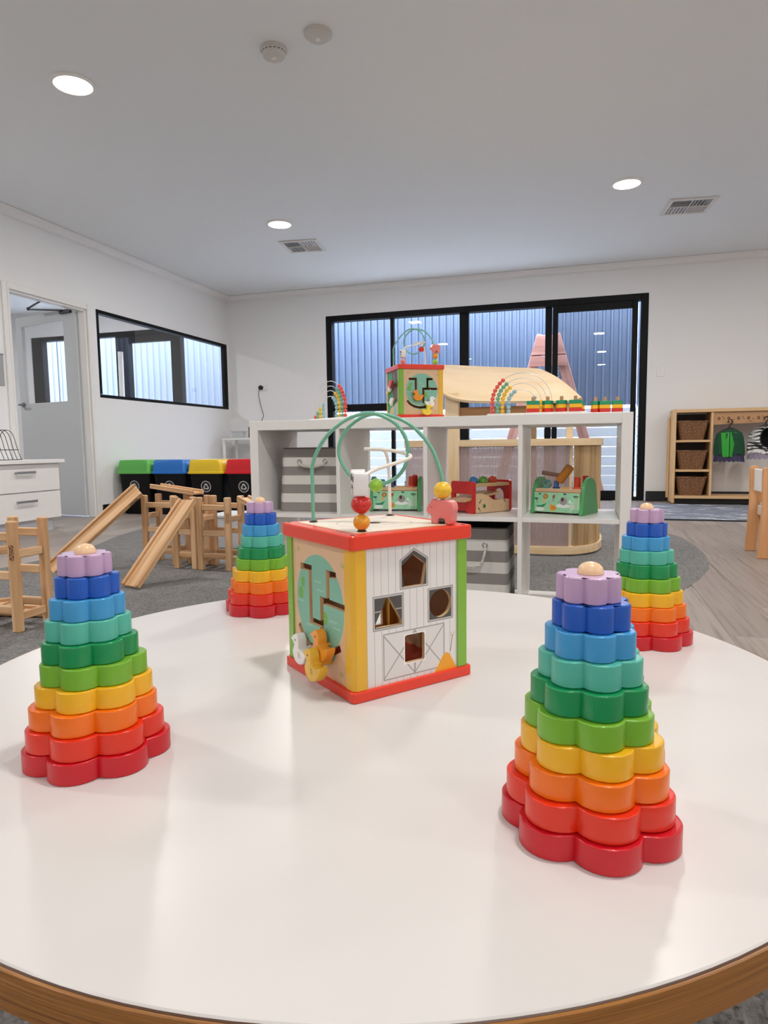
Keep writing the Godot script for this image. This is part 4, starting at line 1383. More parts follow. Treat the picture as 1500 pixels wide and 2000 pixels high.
# ---------------------------------------------------------------- toys on and in the shelving
func build_shelf_toys() -> void:
	abacus("rainbow abacus of white wire arches with coloured beads beside the stacking boards", Vector3(-0.236, SHELF, -2.6), 0.0)
	abacus("rainbow abacus turned sideways on the left end of the white shelving", Vector3(-1.02, SHELF, -2.6), deg_to_rad(145.0))
	shape_board("white board with four stacks of green, yellow and red blocks, in front", Vector3(-0.105, SHELF, -2.52), 0.03, [-0.082, -0.03, 0.019, 0.068], [0.046, 0.04, 0.04, 0.045], ["square", "hexagon", "round", "square"])
	shape_board("board with four small block stacks at the shelving's right end, behind the front board", Vector3(0.045, SHELF, -2.64), 0.0, [-0.065, -0.012, 0.022, 0.066], [0.03, 0.034, 0.04, 0.038], ["round", "hexagon", "square", "square"])
	tool_bench("green toy tool bench with jungle animals and hammer in the upper right cell", Vector3(-0.202, 0.3885, -2.608), deg_to_rad(-22.0), true)
	tool_bench("green toy tool bench mostly hidden behind the bead maze on the table", Vector3(-0.845, 0.3885, -2.575), deg_to_rad(8.0), false)
	hammer_bench()


func abacus(label: String, at: Vector3, yaw: float) -> void:
	var o := thing("bead_abacus", label, "abacus", at, yaw)
	piece(o, "base", boxmesh(Vector3(0.26, 0.012, 0.05), 0.004, Vector3(0, 0.006, 0)), mat(hue("efece7"), 0.4))
	var rows := [[0.112, "e5544a", 9, 1, "red bead"], [0.092, "6fb596", 8, 2, "green bead"], [0.073, "efc234", 7, 3, "yellow bead"], [0.05, "93bfc6", 6, 4, "pale blue bead"]]
	var bead_mesh := M.new()
	bead_mesh.x = turn(Vector3.RIGHT, 90)
	bead_mesh.ball(Vector3.ZERO, 0.0083, 14, 0.95)
	var bm := bead_mesh.mesh(60)
	for r in rows:
		var leg := 0.052
		var line := PackedVector3Array([Vector3(-r[0], 0.01, 0)])
		for p in arc(Vector2(0, leg), r[0], 180, 0, 28): line.append(Vector3(p.x, p.y, 0))
		line.append(Vector3(r[0], 0.01, 0))
		var m := M.new()
		m.tube(line, 0.0014, 8)
		piece(o, "wire_arch", m.mesh(60), mat(hue("dcdcdc"), 0.3, {"metallic": 0.3}))
		var place := func(s: float) -> Vector3:
			if s < leg: return Vector3(-r[0], s, 0)
			var g: float = PI - (s - leg) / r[0]
			return Vector3(cos(g) * r[0], leg + sin(g) * r[0], 0)
		for k in r[2]: piece(o, "bead", bm, gloss(r[1]), Transform3D(Basis(), place.call(0.0205 + 0.0163 * k)), r[4])
		for k in r[3]:
			var p: Vector3 = place.call(0.0205 + 0.0163 * k)
			piece(o, "bead", bm, gloss(r[1]), Transform3D(Basis(), Vector3(-p.x, p.y, 0)), r[4])


func shape_board(label: String, at: Vector3, yaw: float, spots: Array, sizes: Array, kinds: Array) -> void:
	var o := thing("stacking_board", label, "stacking toy", at, yaw)
	piece(o, "base", boxmesh(Vector3(0.215, 0.009, 0.06), 0.002, Vector3(0, 0.0045, 0)), mat(hue("f2efec"), 0.4))
	for i in spots.size():
		var pm := M.new()
		pm.lathe([Vector2(0.0065, 0.0), Vector2(0.0065, 0.058), Vector2(0.005, 0.0605), Vector2(1e-5, 0.061)], 16)
		piece(o, "peg", pm.mesh(), wood("c9966a", "a3744c", 1), Transform3D(Basis(), Vector3(spots[i], 0.006, 0)))
		for j in 3:
			var r: float = sizes[i] / 2
			var sh := rounded(-r, -r, r, r, 0.003, 2)
			if kinds[i] == "round": sh = disc(Vector2.ZERO, r, 24)
			elif kinds[i] == "hexagon": sh = disc(Vector2.ZERO, r, 6)
			var m := M.new()
			m.x = flat()
			m.prism(sh, 0.0, 0.0138, 0.0008)
			piece(o, "block", m.mesh(), gloss(["d62a24", "f2b61f", "149064"][j]), Transform3D(Basis(), Vector3(spots[i], 0.009 + 0.0141 * j, 0)), ["red block", "yellow block", "green block"][j])


func jungle_print() -> ImageTexture:
	var p := Print.new(720, 320, hue("9fdcb4"))
	var g1 := hue("1f6a4c")
	for q in [[0.05, 0.3, 0.8], [0.92, 0.14, 1.2], [0.13, 0.06, 0.5], [0.68, 0.04, 0.6]]:
		for k in 6:
			var a := -0.3 - k * 0.55
			p.line(Vector2(q[0], q[1]), Vector2(q[0] + cos(a) * 0.05 * q[2], q[1] - sin(a) * 0.1 * q[2] * (1 if k > 0 else 1)), 11, g1)
	p.line(Vector2(0.06, 0.32), Vector2(0.07, 0.55), 7, g1)
	for k in 3: p.line(Vector2(0.92 + k * 0.012, 0.2), Vector2(0.90 + k * 0.02, 0.95), 5, hue("c3b58a"))
	p.oval(Vector2(0.255, 0.2), Vector2(0.052, 0.12), hue("7c4a1e"))   # lion
	p.oval(Vector2(0.255, 0.2), Vector2(0.036, 0.085), hue("f0a83c"))
	p.oval(Vector2(0.225, 0.42), Vector2(0.03, 0.1), hue("f3b765"))
	for s in [-0.012, 0.012]: p.oval(Vector2(0.255 + s, 0.19), Vector2(0.005, 0.012), hue("2a1a12"))
	p.oval(Vector2(0.44, 0.2), Vector2(0.03, 0.1), hue("a0694a"), 0.35)   # monkey
	p.line(Vector2(0.43, 0.28), Vector2(0.4, 0.44), 7, hue("a0694a"))
	p.line(Vector2(0.45, 0.28), Vector2(0.44, 0.46), 7, hue("a0694a"))
	p.oval(Vector2(0.64, 0.66), Vector2(0.15, 0.1), hue("eef3ee"))   # elephant in its cloud
	p.oval(Vector2(0.65, 0.42), Vector2(0.08, 0.2), hue("a49a98"))
	p.oval(Vector2(0.63, 0.34), Vector2(0.028, 0.1), hue("3d3434"))
	p.line(Vector2(0.57, 0.46), Vector2(0.52, 0.52), 12, hue("a49a98"))
	p.poly([Vector2(0.04, 0.68), Vector2(0.16, 0.66), Vector2(0.28, 0.54), Vector2(0.22, 0.74), Vector2(0.1, 0.78)], hue("2c8a62"))   # crocodile
	p.oval(Vector2(0.13, 0.86), Vector2(0.1, 0.1), hue("eef3ee"))
	p.oval(Vector2(0.42, 0.78), Vector2(0.075, 0.16), hue("f0a640"))   # tiger
	p.oval(Vector2(0.38, 0.66), Vector2(0.028, 0.09), hue("f0a640"))
	for k in 4: p.line(Vector2(0.39 + k * 0.025, 0.68), Vector2(0.4 + k * 0.025, 0.86), 5, hue("7a3d16"))
	p.oval(Vector2(0.83, 0.68), Vector2(0.04, 0.2), hue("f4f4f0"))   # zebra
	p.oval(Vector2(0.79, 0.44), Vector2(0.025, 0.08), hue("f4f4f0"))
	for k in 5: p.line(Vector2(0.80, 0.54 + k * 0.07), Vector2(0.86, 0.58 + k * 0.07), 5, hue("2a2a2a"))
	for k in 4: p.line(Vector2(0.86 + k * 0.04, 1.0), Vector2(0.87 + k * 0.035, 0.84), 6, g1)
	for q in [[0.35, 0.52], [0.5, 0.1], [0.72, 0.9]]: p.oval(Vector2(q[0], q[1]), Vector2(0.012, 0.02), hue("c8683c"))
	return p.texture(0.7)

var jungle: ImageTexture
func tool_bench(label: String, at: Vector3, yaw: float, full: bool) -> void:
	var o := thing("tool_bench", label, "toy", at, yaw)
	if jungle == null: jungle = jungle_print()
	var green := gloss("4fa664")
	var d := 0.155
	var L := 0.21
	var side := M.new()   # arched ends: outline x runs towards the back
	var pts := PackedVector2Array([Vector2(0.004, 0.0), Vector2(d - 0.004, 0.0), Vector2(d, 0.004)])
	pts.append_array(arc(Vector2(d / 2, 0.082), 0.058, 12, 168, 14))
	pts.append(Vector2(0.0, 0.004))
	side.prism(pts, -0.007, 0.007, 0.0015)
	var b := Basis(Vector3(0, 0, -1), Vector3.UP, Vector3(1, 0, 0))
	for s in [0.007, L - 0.007]: piece(o, "end_panel", side.mesh(), green, Transform3D(b, Vector3(s, 0, 0)))
	var f := M.new()
	var fm := M.new()
	f.prism(rect(0.014, 0.008, L - 0.014, 0.083), -0.018, -0.008, 0.0006, [], fm)
	f.next()
	f.v = fm.v; f.u = fm.u; f.c = fm.c
	piece(o, "front_panel", f.mesh(), [wood("d9b98f", "b98d5c", 0), printed(jungle, 0.4)], Transform3D.IDENTITY, "pale green front panel printed with jungle animals")
	piece(o, "back_panel", boxmesh(Vector3(L - 0.028, 0.075, 0.01), 0.001, Vector3(L / 2, 0.046, -d + 0.014)), gloss("9fdcb4"))
	piece(o, "top_board", boxmesh(Vector3(L - 0.028, 0.013, d - 0.03), 0.002, Vector3(L / 2, 0.09, -d / 2)), wood("e3c6a2", "c9a274", 0))
	var peg := func(x: float, z: float, h: float, r: float, k: String, called: String) -> void:
		var m := M.new()
		m.lathe([Vector2(r, 0.0), Vector2(r, h - 0.002), Vector2(r - 0.002, h), Vector2(1e-5, h)], 20)
		piece(o, called, m.mesh(), gloss(k), Transform3D(Basis(), Vector3(x, 0.0965, z)))
	peg.call(0.085, -0.05, 0.03, 0.0095, "3f5f9c", "peg")
	peg.call(0.085, -0.05, 0.006, 0.014, "2d4678", "collar")
	peg.call(0.125, -0.045, 0.005, 0.014, "efb24a", "collar")
	peg.call(0.168, -0.05, 0.045, 0.0115, "cf3a20", "peg")
	peg.call(0.168, -0.05, 0.006, 0.0165, "ef6a50", "collar")
	peg.call(0.178, -0.105, 0.048, 0.011, "d22a22", "peg")
	var nut := M.new()
	nut.x = turn(Vector3.RIGHT, -8, Vector3(0.045, 0.112, -0.055))
	nut.prism(disc(Vector2.ZERO, 0.019, 6), -0.007, 0.007, 0.002, [disc(Vector2.ZERO, 0.008, 20)])
	piece(o, "nut", nut.mesh(), gloss("5fa39c"), Transform3D.IDENTITY, "blue green wooden nut")
	var nut2 := M.new()
	nut2.prism(rounded(-0.012, 0, 0.012, 0.024, 0.003), -0.006, 0.006, 0.001)
	piece(o, "block", nut2.mesh(), gloss("f2eee8"), Transform3D(Basis(), Vector3(0.148, 0.0965, -0.085)))
	if full:
		var hd := thing("toy_hammer", "wooden toy hammer with brown head lying across the green tool bench", "hammer", at + Basis(Vector3.UP, yaw) * Vector3(0.118, 0.152, -0.05), yaw)
		var hm := M.new()
		hm.lathe([Vector2(0.012, -0.038), Vector2(0.017, -0.034), Vector2(0.017, 0.034), Vector2(0.012, 0.038)], 24)
		piece(hd, "head", hm.mesh(50), gloss("b9731f"), turn(Vector3.BACK, -38))
		var hn := M.new()
		hn.tube(PackedVector3Array([Vector3(-0.008, -0.006, -0.004), Vector3(-0.055, -0.001, -0.005), Vector3(-0.093, 0.004, -0.006)]), 0.0085, 14)
		piece(hd, "handle", hn.mesh(50), wood("b28e7c", "8f6b59", 0))


func hammer_bench() -> void:
	var at := Vector3(-0.409, 0.3885, -2.533)
	var yaw := deg_to_rad(51.0)
	var o := thing("ball_bench", "red and natural wood ball pounding bench on the middle shelf, three balls on top", "toy", at, yaw)
	var red := gloss("cf1f1f")
	var ply := wood("e3c39a", "c79f6d", 0)
	var L := 0.205
	var d := 0.135
	var h := 0.125
	var b := Basis(Vector3(0, 0, -1), Vector3.UP, Vector3(1, 0, 0))
	var left := M.new()
	left.prism(_with_foot(rounded(0, 0, d, h, 0.012), d), -0.006, 0.006, 0.0012, [rect(0.012, 0.05, d - 0.02, 0.075)])
	piece(o, "end_panel", left.mesh(), red, Transform3D(b, Vector3(0.006, 0, 0)))
	var right := M.new()
	var hole := PackedVector2Array([Vector2(0.035, 0.045), Vector2(0.095, 0.045)])
	hole.append_array(arc(Vector2(0.065, 0.06), 0.03, 0, 180, 12))
	right.prism(rounded(0, 0, d, h, 0.012), -0.006, 0.006, 0.0012, [hole])
	piece(o, "end_panel", right.mesh(), red, Transform3D(b, Vector3(L - 0.006, 0, 0)))
	var p := Print.new(480, 200, hue("e3c39a"))
	for q in [[0.13, 0.42, 0.6], [0.1, 0.8, -0.5], [0.85, 0.42, -0.7]]:
		p.oval(Vector2(q[0] - 0.015, q[1] + 0.05 * signf(q[2])), Vector2(0.018, 0.04), hue("3a2417"))
		p.line(Vector2(q[0] - 0.015, q[1] + 0.05 * signf(q[2])), Vector2(q[0] + 0.03, q[1] - 0.1 * signf(q[2])), 8, hue("3a2417"))
	for k in 5:
		var g := TAU * k / 5
		p.line(Vector2(0.25, 0.66), Vector2(0.25 + 0.035 * cos(g), 0.66 + 0.09 * sin(g)), 15, hue("2d6b3f"))
	for q in [[0.47, 0.72], [0.5, 0.62], [0.54, 0.75]]: p.oval(Vector2(q[0], q[1]), Vector2(0.013, 0.03), hue("b9a648"))
	for q in [[0.05, 0.6], [0.43, 0.32], [0.74, 0.7]]: p.oval(Vector2(q[0], q[1]), Vector2(0.008, 0.02), hue("8d4a2a"))
	var fr := M.new()
	var cap := M.new()
	var out := PackedVector2Array([Vector2(0.013, 0.002), Vector2(L - 0.013, 0.002), Vector2(L - 0.013, 0.05), Vector2(0.115, 0.05)])
	out.append_array(smooth2([Vector2(0.105, 0.052), Vector2(0.08, 0.066), Vector2(0.045, 0.078), Vector2(0.013, 0.078)], 5, false))
	fr.prism(out, -0.012, -0.002, 0.0008, [], cap)
	fr.next()
	fr.v = cap.v; fr.u = cap.u; fr.c = cap.c
	piece(o, "front_board", fr.mesh(), [ply, printed(p.texture(0.7), 0.45)], Transform3D.IDENTITY, "natural wood front board printed with little notes and a star")
	piece(o, "back_board", boxmesh(Vector3(L - 0.026, 0.045, 0.01), 0.001, Vector3(L / 2, 0.024, -d + 0.01)), ply)
	var tp := M.new()
	tp.x = flat(Vector3(0, 0.104, 0))
	tp.prism(rounded(0.002, 0.004, L - 0.006, 0.095, 0.004), 0.0, 0.012, 0.001, [disc(Vector2(0.045, 0.05), 0.018, 24), disc(Vector2(0.095, 0.05), 0.018, 24), disc(Vector2(0.145, 0.05), 0.018, 24)])
	piece(o, "top_board", tp.mesh(), ply)
	piece(o, "tray", boxmesh(Vector3(0.19, 0.008, d - 0.03), 0.001, Vector3(0.06, 0.0, -d / 2)), ply, Transform3D(Basis(Vector3.BACK, 0.14), Vector3(0, 0.055, 0)))
	var bm := M.new()
	bm.ball(Vector3.ZERO, 0.0195, 24)
	var ballm := bm.mesh(60)
	for k in 3:
		var q := Basis(Vector3.UP, yaw) * Vector3(0.045 + 0.05 * k, 0.124, -0.05)
		var t := thing("toy_ball", ["shiny blue ball", "shiny green ball", "shiny orange ball"][k] + " in the top of the red pounding bench", "ball", at + q)
		piece(t, "ball", ballm, mat(hue(["1569a0", "63a53a", "dd4a22"][k]), 0.1, {"clearcoat_enabled": true, "clearcoat": 0.6, "clearcoat_roughness": 0.03}))


func _with_foot(p: PackedVector2Array, d: float) -> PackedVector2Array:
	return Geometry2D.clip_polygons(p, PackedVector2Array([Vector2(0.04, -0.01), Vector2(d - 0.035, -0.01), Vector2(d - 0.04, 0.008), Vector2(0.045, 0.008)]))[0]


# ---------------------------------------------------------------- play cubby with curved roof and ribbed screen
func build_cubby() -> void:
	var o := thing("play_cubby", "wooden play cubby behind the shelving with swooping plywood roof and curved ribbed screen", "play house", Vector3(-0.4, 0, -4.0))
	var birch := wood("efd6b0", "d9b98a", 0, 0.5)
	var birch_up := wood("efd6b0", "d9b98a", 1, 0.5)
	# roof: a bent sheet
	var front := smooth_path([Vector3(-0.52, 1.02, 0.05), Vector3(-0.45, 0.975, 0.05), Vector3(-0.38, 0.93, 0.05), Vector3(-0.28, 0.905, 0.05), Vector3(-0.12, 0.895, 0.05), Vector3(0.08, 0.89, 0.05), Vector3(0.3, 0.885, 0.05), Vector3(0.375, 0.9, 0.05)], 6)
	var back := smooth_path([Vector3(-0.62, 1.205, -0.65), Vector3(-0.52, 1.2, -0.65), Vector3(-0.41, 1.19, -0.65), Vector3(-0.3, 1.18, -0.65), Vector3(-0.18, 1.17, -0.65), Vector3(-0.05, 1.16, -0.65), Vector3(0.06, 1.15, -0.65), Vector3(0.1, 1.145, -0.65)], 6)
	var rows := []
	for i in 9:
		var r := PackedVector3Array()
		for j in front.size(): r.append(front[j].lerp(back[j], i / 8.0) + Vector3(0, 0.02 * sin(PI * i / 8.0), 0))
		rows.append(r)
	var rm := M.new()
	rm.slab(rows, Vector3(0, 0.014, 0.004))
	piece(o, "roof_sheet", rm.mesh(50), wood("efd6b0", "dcbd8f", 0, 0.35, 3.0, 12.0))
	piece(o, "roof_beam", boxmesh(Vector3(0.74, 0.1, 0.03), 0.003, Vector3(-0.03, 0.83, -0.02)), wood("b98a5a", "94683e", 0, 0.5), Transform3D.IDENTITY, "darker beam under the roof's front edge")
	for q in [[-0.375, 0.0, 0.97, 0.085], [0.31, -0.02, 0.88, 0.04]]:
		piece(o, "post", boxmesh(Vector3(q[3], q[2], 0.045), 0.004, Vector3(q[0], q[2] / 2, q[1])), birch_up)
	for q in [[-0.5, 1.14], [0.05, 1.1]]:
		piece(o, "rear_post", boxmesh(Vector3(0.06, q[1], 0.045), 0.004, Vector3(q[0], q[1] / 2, -0.64)), birch_up)
	# screen: straight along the front, then round the right-hand corner to the back
	var plan := [Vector3(-0.68, 0, -0.03), Vector3(-0.35, 0, 0.0), Vector3(-0.1, 0, 0.035), Vector3(0.11, 0, 0.04), Vector3(0.29, 0, 0.025), Vector3(0.41, 0, -0.06), Vector3(0.475, 0, -0.22), Vector3(0.49, 0, -0.5), Vector3(0.47, 0, -0.78)]
	var run := smooth_path(plan, 24)
	var rail := func(y: float, hh: float, w: float) -> ArrayMesh:
		var rings := []
		for i in run.size():
			var a: Vector3 = run[maxi(i - 1, 0)]
			var c: Vector3 = run[mini(i + 1, run.size() - 1)]
			var n := (c - a).normalized().cross(Vector3.UP)
			var ring := PackedVector3Array()
			for s in [[-1, -1], [1, -1], [1, 1], [-1, 1]]: ring.append(run[i] + n * w / 2 * s[0] + Vector3(0, y + hh / 2 * s[1], 0))
			rings.append(ring)
		var m := M.new()
		m.loft(rings)
		return m.mesh(30)
	piece(o, "top_rail", rail.call(0.665, 0.04, 0.036), birch)
	piece(o, "bottom_rail", rail.call(0.035, 0.045, 0.036), birch)
	var strip := func(a: int, b: int, amp: float, each: int) -> ArrayMesh:
		var lo := PackedVector3Array()
		var hi := PackedVector3Array()
		var count := 0
		for i in range(a, b):
			for k in each:
				var p := run[i].lerp(run[i + 1], k / float(each))
				var n := (run[mini(i + 2, run.size() - 1)] - run[maxi(i - 1, 0)]).normalized().cross(Vector3.UP)
				p += n * amp * (0.5 - 0.5 * cos(count * TAU / 6.0))
				count += 1
				lo.append(p + Vector3(0, 0.05, 0)); hi.append(p + Vector3(0, 0.65, 0))
		var m := M.new()
		m.slab([lo, hi], Vector3(0, 0, -0.0015))
		return m.mesh(50)
	var clear := mat(Color(0.83, 0.75, 0.74, 0.72), 0.3, {"transparency": BaseMaterial3D.TRANSPARENCY_ALPHA})
	piece(o, "ribbed_screen", strip.call(0, 100, 0.007, 6), clear, Transform3D.IDENTITY, "translucent ribbed plastic screen")
	var reed := wood("c4a67c", "8c7049", 1, 0.55, 2.0, 60.0)
	piece(o, "reed_screen", strip.call(104, 190, 0.006, 4), reed, Transform3D.IDENTITY, "golden brown slatted screen round the corner")


# ---------------------------------------------------------------- recycling bins
func recycle_print() -> ImageTexture:
	var p := Print.new(256, 256, hue("121214"))
	var w := hue("d6d6d6")
	p.oval(Vector2(0.5, 0.5), Vector2(0.49, 0.49), w)
	p.oval(Vector2(0.5, 0.5), Vector2(0.43, 0.43), hue("121214"))
	for k in 3:   # three bent arrows chasing each other
		var rot := func(v: Vector2) -> Vector2: return Vector2(0.5, 0.53) + v.rotated(TAU * k / 3)
		p.path([rot.call(Vector2(-0.105, -0.135)), rot.call(Vector2(-0.045, -0.235)), rot.call(Vector2(0.045, -0.235)), rot.call(Vector2(0.09, -0.16))], 25, w)
		p.poly([rot.call(Vector2(0.02, -0.125)), rot.call(Vector2(0.175, -0.2)), rot.call(Vector2(0.155, -0.055))], w)
	return p.texture(0.5)

func ring_of(w: float, d: float, r: float, y: float, off := Vector3.ZERO) -> PackedVector3Array:
	var ring := PackedVector3Array()
	for p in rounded(-w / 2, -d / 2, w / 2, d / 2, r, 4): ring.append(Vector3(p.x, y, -p.y) + off)
	return ring

func build_bins() -> void:
	var sign := recycle_print()
	var black := mat(hue("0b0b0d"), 0.4, {"metallic_specular": 0.35})
	var kinds := [["63bf58", "green"], ["1c71c9", "blue"], ["e6c21f", "yellow"], ["cf1020", "red"]]
	for k in 4:
		var o := thing("recycling_bin", "black recycling bin with %s lid in the row of four by the wall" % kinds[k][1], "bin", Vector3(-4.34 + 0.409 * k, 0, -5.8), 0.0)
		var m := M.new()
		m.loft([ring_of(0.30, 0.24, 0.03, 0.0), ring_of(0.31, 0.25, 0.03, 0.012), ring_of(0.365, 0.315, 0.035, 0.395), ring_of(0.372, 0.325, 0.035, 0.415)])
		piece(o, "body", m.mesh(35), black)
		var l := M.new()
		l.loft([ring_of(0.40, 0.345, 0.035, 0.408), ring_of(0.405, 0.35, 0.035, 0.414), ring_of(0.405, 0.35, 0.035, 0.422), ring_of(0.388, 0.335, 0.035, 0.428), ring_of(0.378, 0.32, 0.035, 0.495), ring_of(0.35, 0.30, 0.035, 0.535, Vector3(-0.0115, 0, 0)), ring_of(0.33, 0.285, 0.03, 0.545, Vector3(-0.0165, 0, 0))])
		piece(o, "lid", l.mesh(35), mat(hue(kinds[k][0]), 0.35), Transform3D.IDENTITY, kinds[k][1] + " plastic lid")
		var d := M.new()
		var f := M.new()
		d.prism(disc(Vector2.ZERO, 0.056, 36), 0.0, 0.0015, 0.0, [], f)
		d.next()
		d.v = f.v; d.u = f.u; d.c = f.c
		piece(o, "recycling_symbol", d.mesh(), [black, printed(sign, 0.4)], turn(Vector3.RIGHT, 4.6, Vector3(0.0, 0.285, 0.1495)), "white recycling arrows in a ring")
		var h := M.new()
		h.box(Vector3(0, 0.31, 0), Vector3(0.008, 0.02, 0.06), 0.003)
		for s in [-1, 1]: piece(o, "grip", h.mesh(), black, Transform3D(Basis(), Vector3(0.18 * s, 0.05, 0)))


# ---------------------------------------------------------------- white drawer cabinet at the left edge
func build_cabinet() -> void:
	var white := mat(hue("efedea"), 0.4)
	var o := thing("drawer_cabinet", "white drawer cabinet with grey bar handles at the left edge", "cabinet", Vector3(LEFTX, 0, -4.47))
	var long := 1.5
	piece(o, "carcass", boxmesh(Vector3(0.4, 0.45, long), 0.002, Vector3(0.205, 0.325, long / 2)), white)
	piece(o, "plinth", boxmesh(Vector3(0.36, 0.1, long - 0.05), 0.002, Vector3(0.185, 0.05, long / 2 + 0.025)), mat(hue("d5dae2"), 0.4))
	var grip := mat(hue("a3a3a4"), 0.35, {"metallic": 0.8})
	for c in 2:
		for r in 2:
			var zc := 0.02 + 0.35 + c * 0.73
			var yc := 0.44 if r == 0 else 0.215
			var dr := piece(o, "drawer_front", boxmesh(Vector3(0.018, 0.215, 0.72), 0.002, Vector3.ZERO), white, Transform3D(Basis(), Vector3(0.416, yc, zc)))
			var m := M.new()
			m.box(Vector3(0.034, 0.045, 0), Vector3(0.01, 0.018, 0.19), 0.003)
			for s in [-1, 1]: m.box(Vector3(0.02, 0.045, 0.08 * s), Vector3(0.026, 0.012, 0.012), 0.002)
			piece(dr, "handle", m.mesh(), grip)
	var w := thing("worktop", "white worktop lying on the drawer cabinet at the left edge", "worktop", Vector3(LEFTX, 0.551, -4.5))
	piece(w, "slab", boxmesh(Vector3(0.45, 0.03, long + 0.03), 0.003, Vector3(0.23, 0.015, long / 2 + 0.015)), mat(hue("f1efec"), 0.3))
	var rk := thing("wire_rack", "black wire rack on the white worktop at the left edge", "rack", Vector3(-4.36, 0.581, -4.13))
	var m2 := M.new()
	for k in 6:
		var z := -0.03 + 0.04 * k
		m2.tube(smooth_path([Vector3(-0.09, 0.004, z), Vector3(-0.1, 0.08, z), Vector3(-0.06, 0.2, z), Vector3(0.0, 0.235, z), Vector3(0.06, 0.2, z), Vector3(0.1, 0.08, z), Vector3(0.13, 0.004, z)], 5), 0.0025, 6)
	for p in [Vector3(-0.1, 0.08, 0), Vector3(0.1, 0.08, 0), Vector3(0.0, 0.235, 0), Vector3(0.13, 0.004, 0), Vector3(-0.09, 0.004, 0)]:
		m2.tube(PackedVector3Array([p + Vector3(0, 0, -0.04), p + Vector3(0, 0, 0.18)]), 0.0028, 6)
	piece(rk, "wires", m2.mesh(), mat(hue("1c1c1f"), 0.4))


# ---------------------------------------------------------------- wooden play stands and ramps
const PINE := ["e6c096", "c29264"]

func stand(label: String, at: Vector3, w: float, d: float, h: float, yaw := 0.0, marked := 0.0) -> void:   # at: front left foot
	var o := thing("play_stand", label, "play stand", at, yaw)
	var up := wood(PINE[0], PINE[1], 1, 0.5, 3.0, 34.0)
	var acr := wood(PINE[0], PINE[1], 0, 0.5, 3.0, 34.0)
	var dee := wood(PINE[0], PINE[1], 2, 0.5, 3.0, 34.0)
	var q := 0.033
	for sx in [0.0, w]:
		for sz in [0.0, -d]: piece(o, "post", boxmesh(Vector3(q, h, q * 0.85), 0.004, Vector3(sx, h / 2, sz)), up)
	if marked: burnt_mark(o, Vector3(q / 2 * sign(marked) * 0.35 + (w if marked > 1.5 else 0.0), h * 0.72, q * 0.425 + 0.0005), Basis())
	for y in [0.2, 0.51, 0.86]:
		for sz in [0.0, -d]: piece(o, "rail", boxmesh(Vector3(w - q - 0.001, 0.03, 0.018), 0.003, Vector3(w / 2, y * h, sz)), acr)
	for y in [0.14, 0.7]:
		for sx in [0.0, w]: piece(o, "rail", boxmesh(Vector3(0.018, 0.03, d - q * 0.85 - 0.001), 0.003, Vector3(sx, y * h, -d / 2)), dee)

func burnt_mark(parent: Node3D, at: Vector3, b: Basis) -> void:   # a small illegible maker's mark burnt into the pine
	var m := M.new()
	var p := []
	for i in 15: p.append(Vector3(0.0045 * sin(i * 2.1) + 0.002 * sin(i * 5.0), 0.0042 * (i - 7), 0))
	m.tube(smooth_path(p, 5), 0.0011, 6)
	for s in [-1, 1]: m.tube(smooth_path([Vector3(0.007 * s, -0.026, 0), Vector3(0.009 * s, -0.008, 0), Vector3(0.0065 * s, 0.008, 0), Vector3(0.009 * s, 0.027, 0)], 5), 0.001, 6)
	piece(parent, "burnt_mark", m.mesh(60), mat(hue("4a2a16"), 0.7), Transform3D(b, at), "dark maker's mark burnt into the wood")

func ramp(label: String, a: Vector3, b: Vector3, w := 0.1, tilt := 0.0) -> void:   # from the low end to the high end, resting on its underside
	var along := (b - a).normalized()
	var side := along.cross(Vector3.UP).normalized().rotated(along, tilt)
	var o := thing("play_ramp", label, "play ramp", a)
	o.transform = Transform3D(Basis(along, side.cross(along).normalized() if side.cross(along).y > 0 else -side.cross(along).normalized(), Vector3.ZERO), a)
	var yy := o.transform.basis.y
	o.transform.basis.z = along.cross(yy)
	var L := a.distance_to(b)
	var grain := wood(PINE[0], PINE[1], 0, 0.5, 3.0, 34.0)
	piece(o, "bed", boxmesh(Vector3(L, 0.012, w - 0.03), 0.002, Vector3(L / 2, 0.008, 0)), grain)
	if label.begins_with("long"): burnt_mark(o, Vector3(L * 0.9, 0.0135, w / 2 + 0.0005), Basis(Vector3.BACK, PI / 2))
	for s in [-1, 1]: piece(o, "side_rail", boxmesh(Vector3(L, 0.027, 0.0145), 0.003, Vector3(L / 2, 0.0135, s * (w / 2 - 0.0073))), grain)

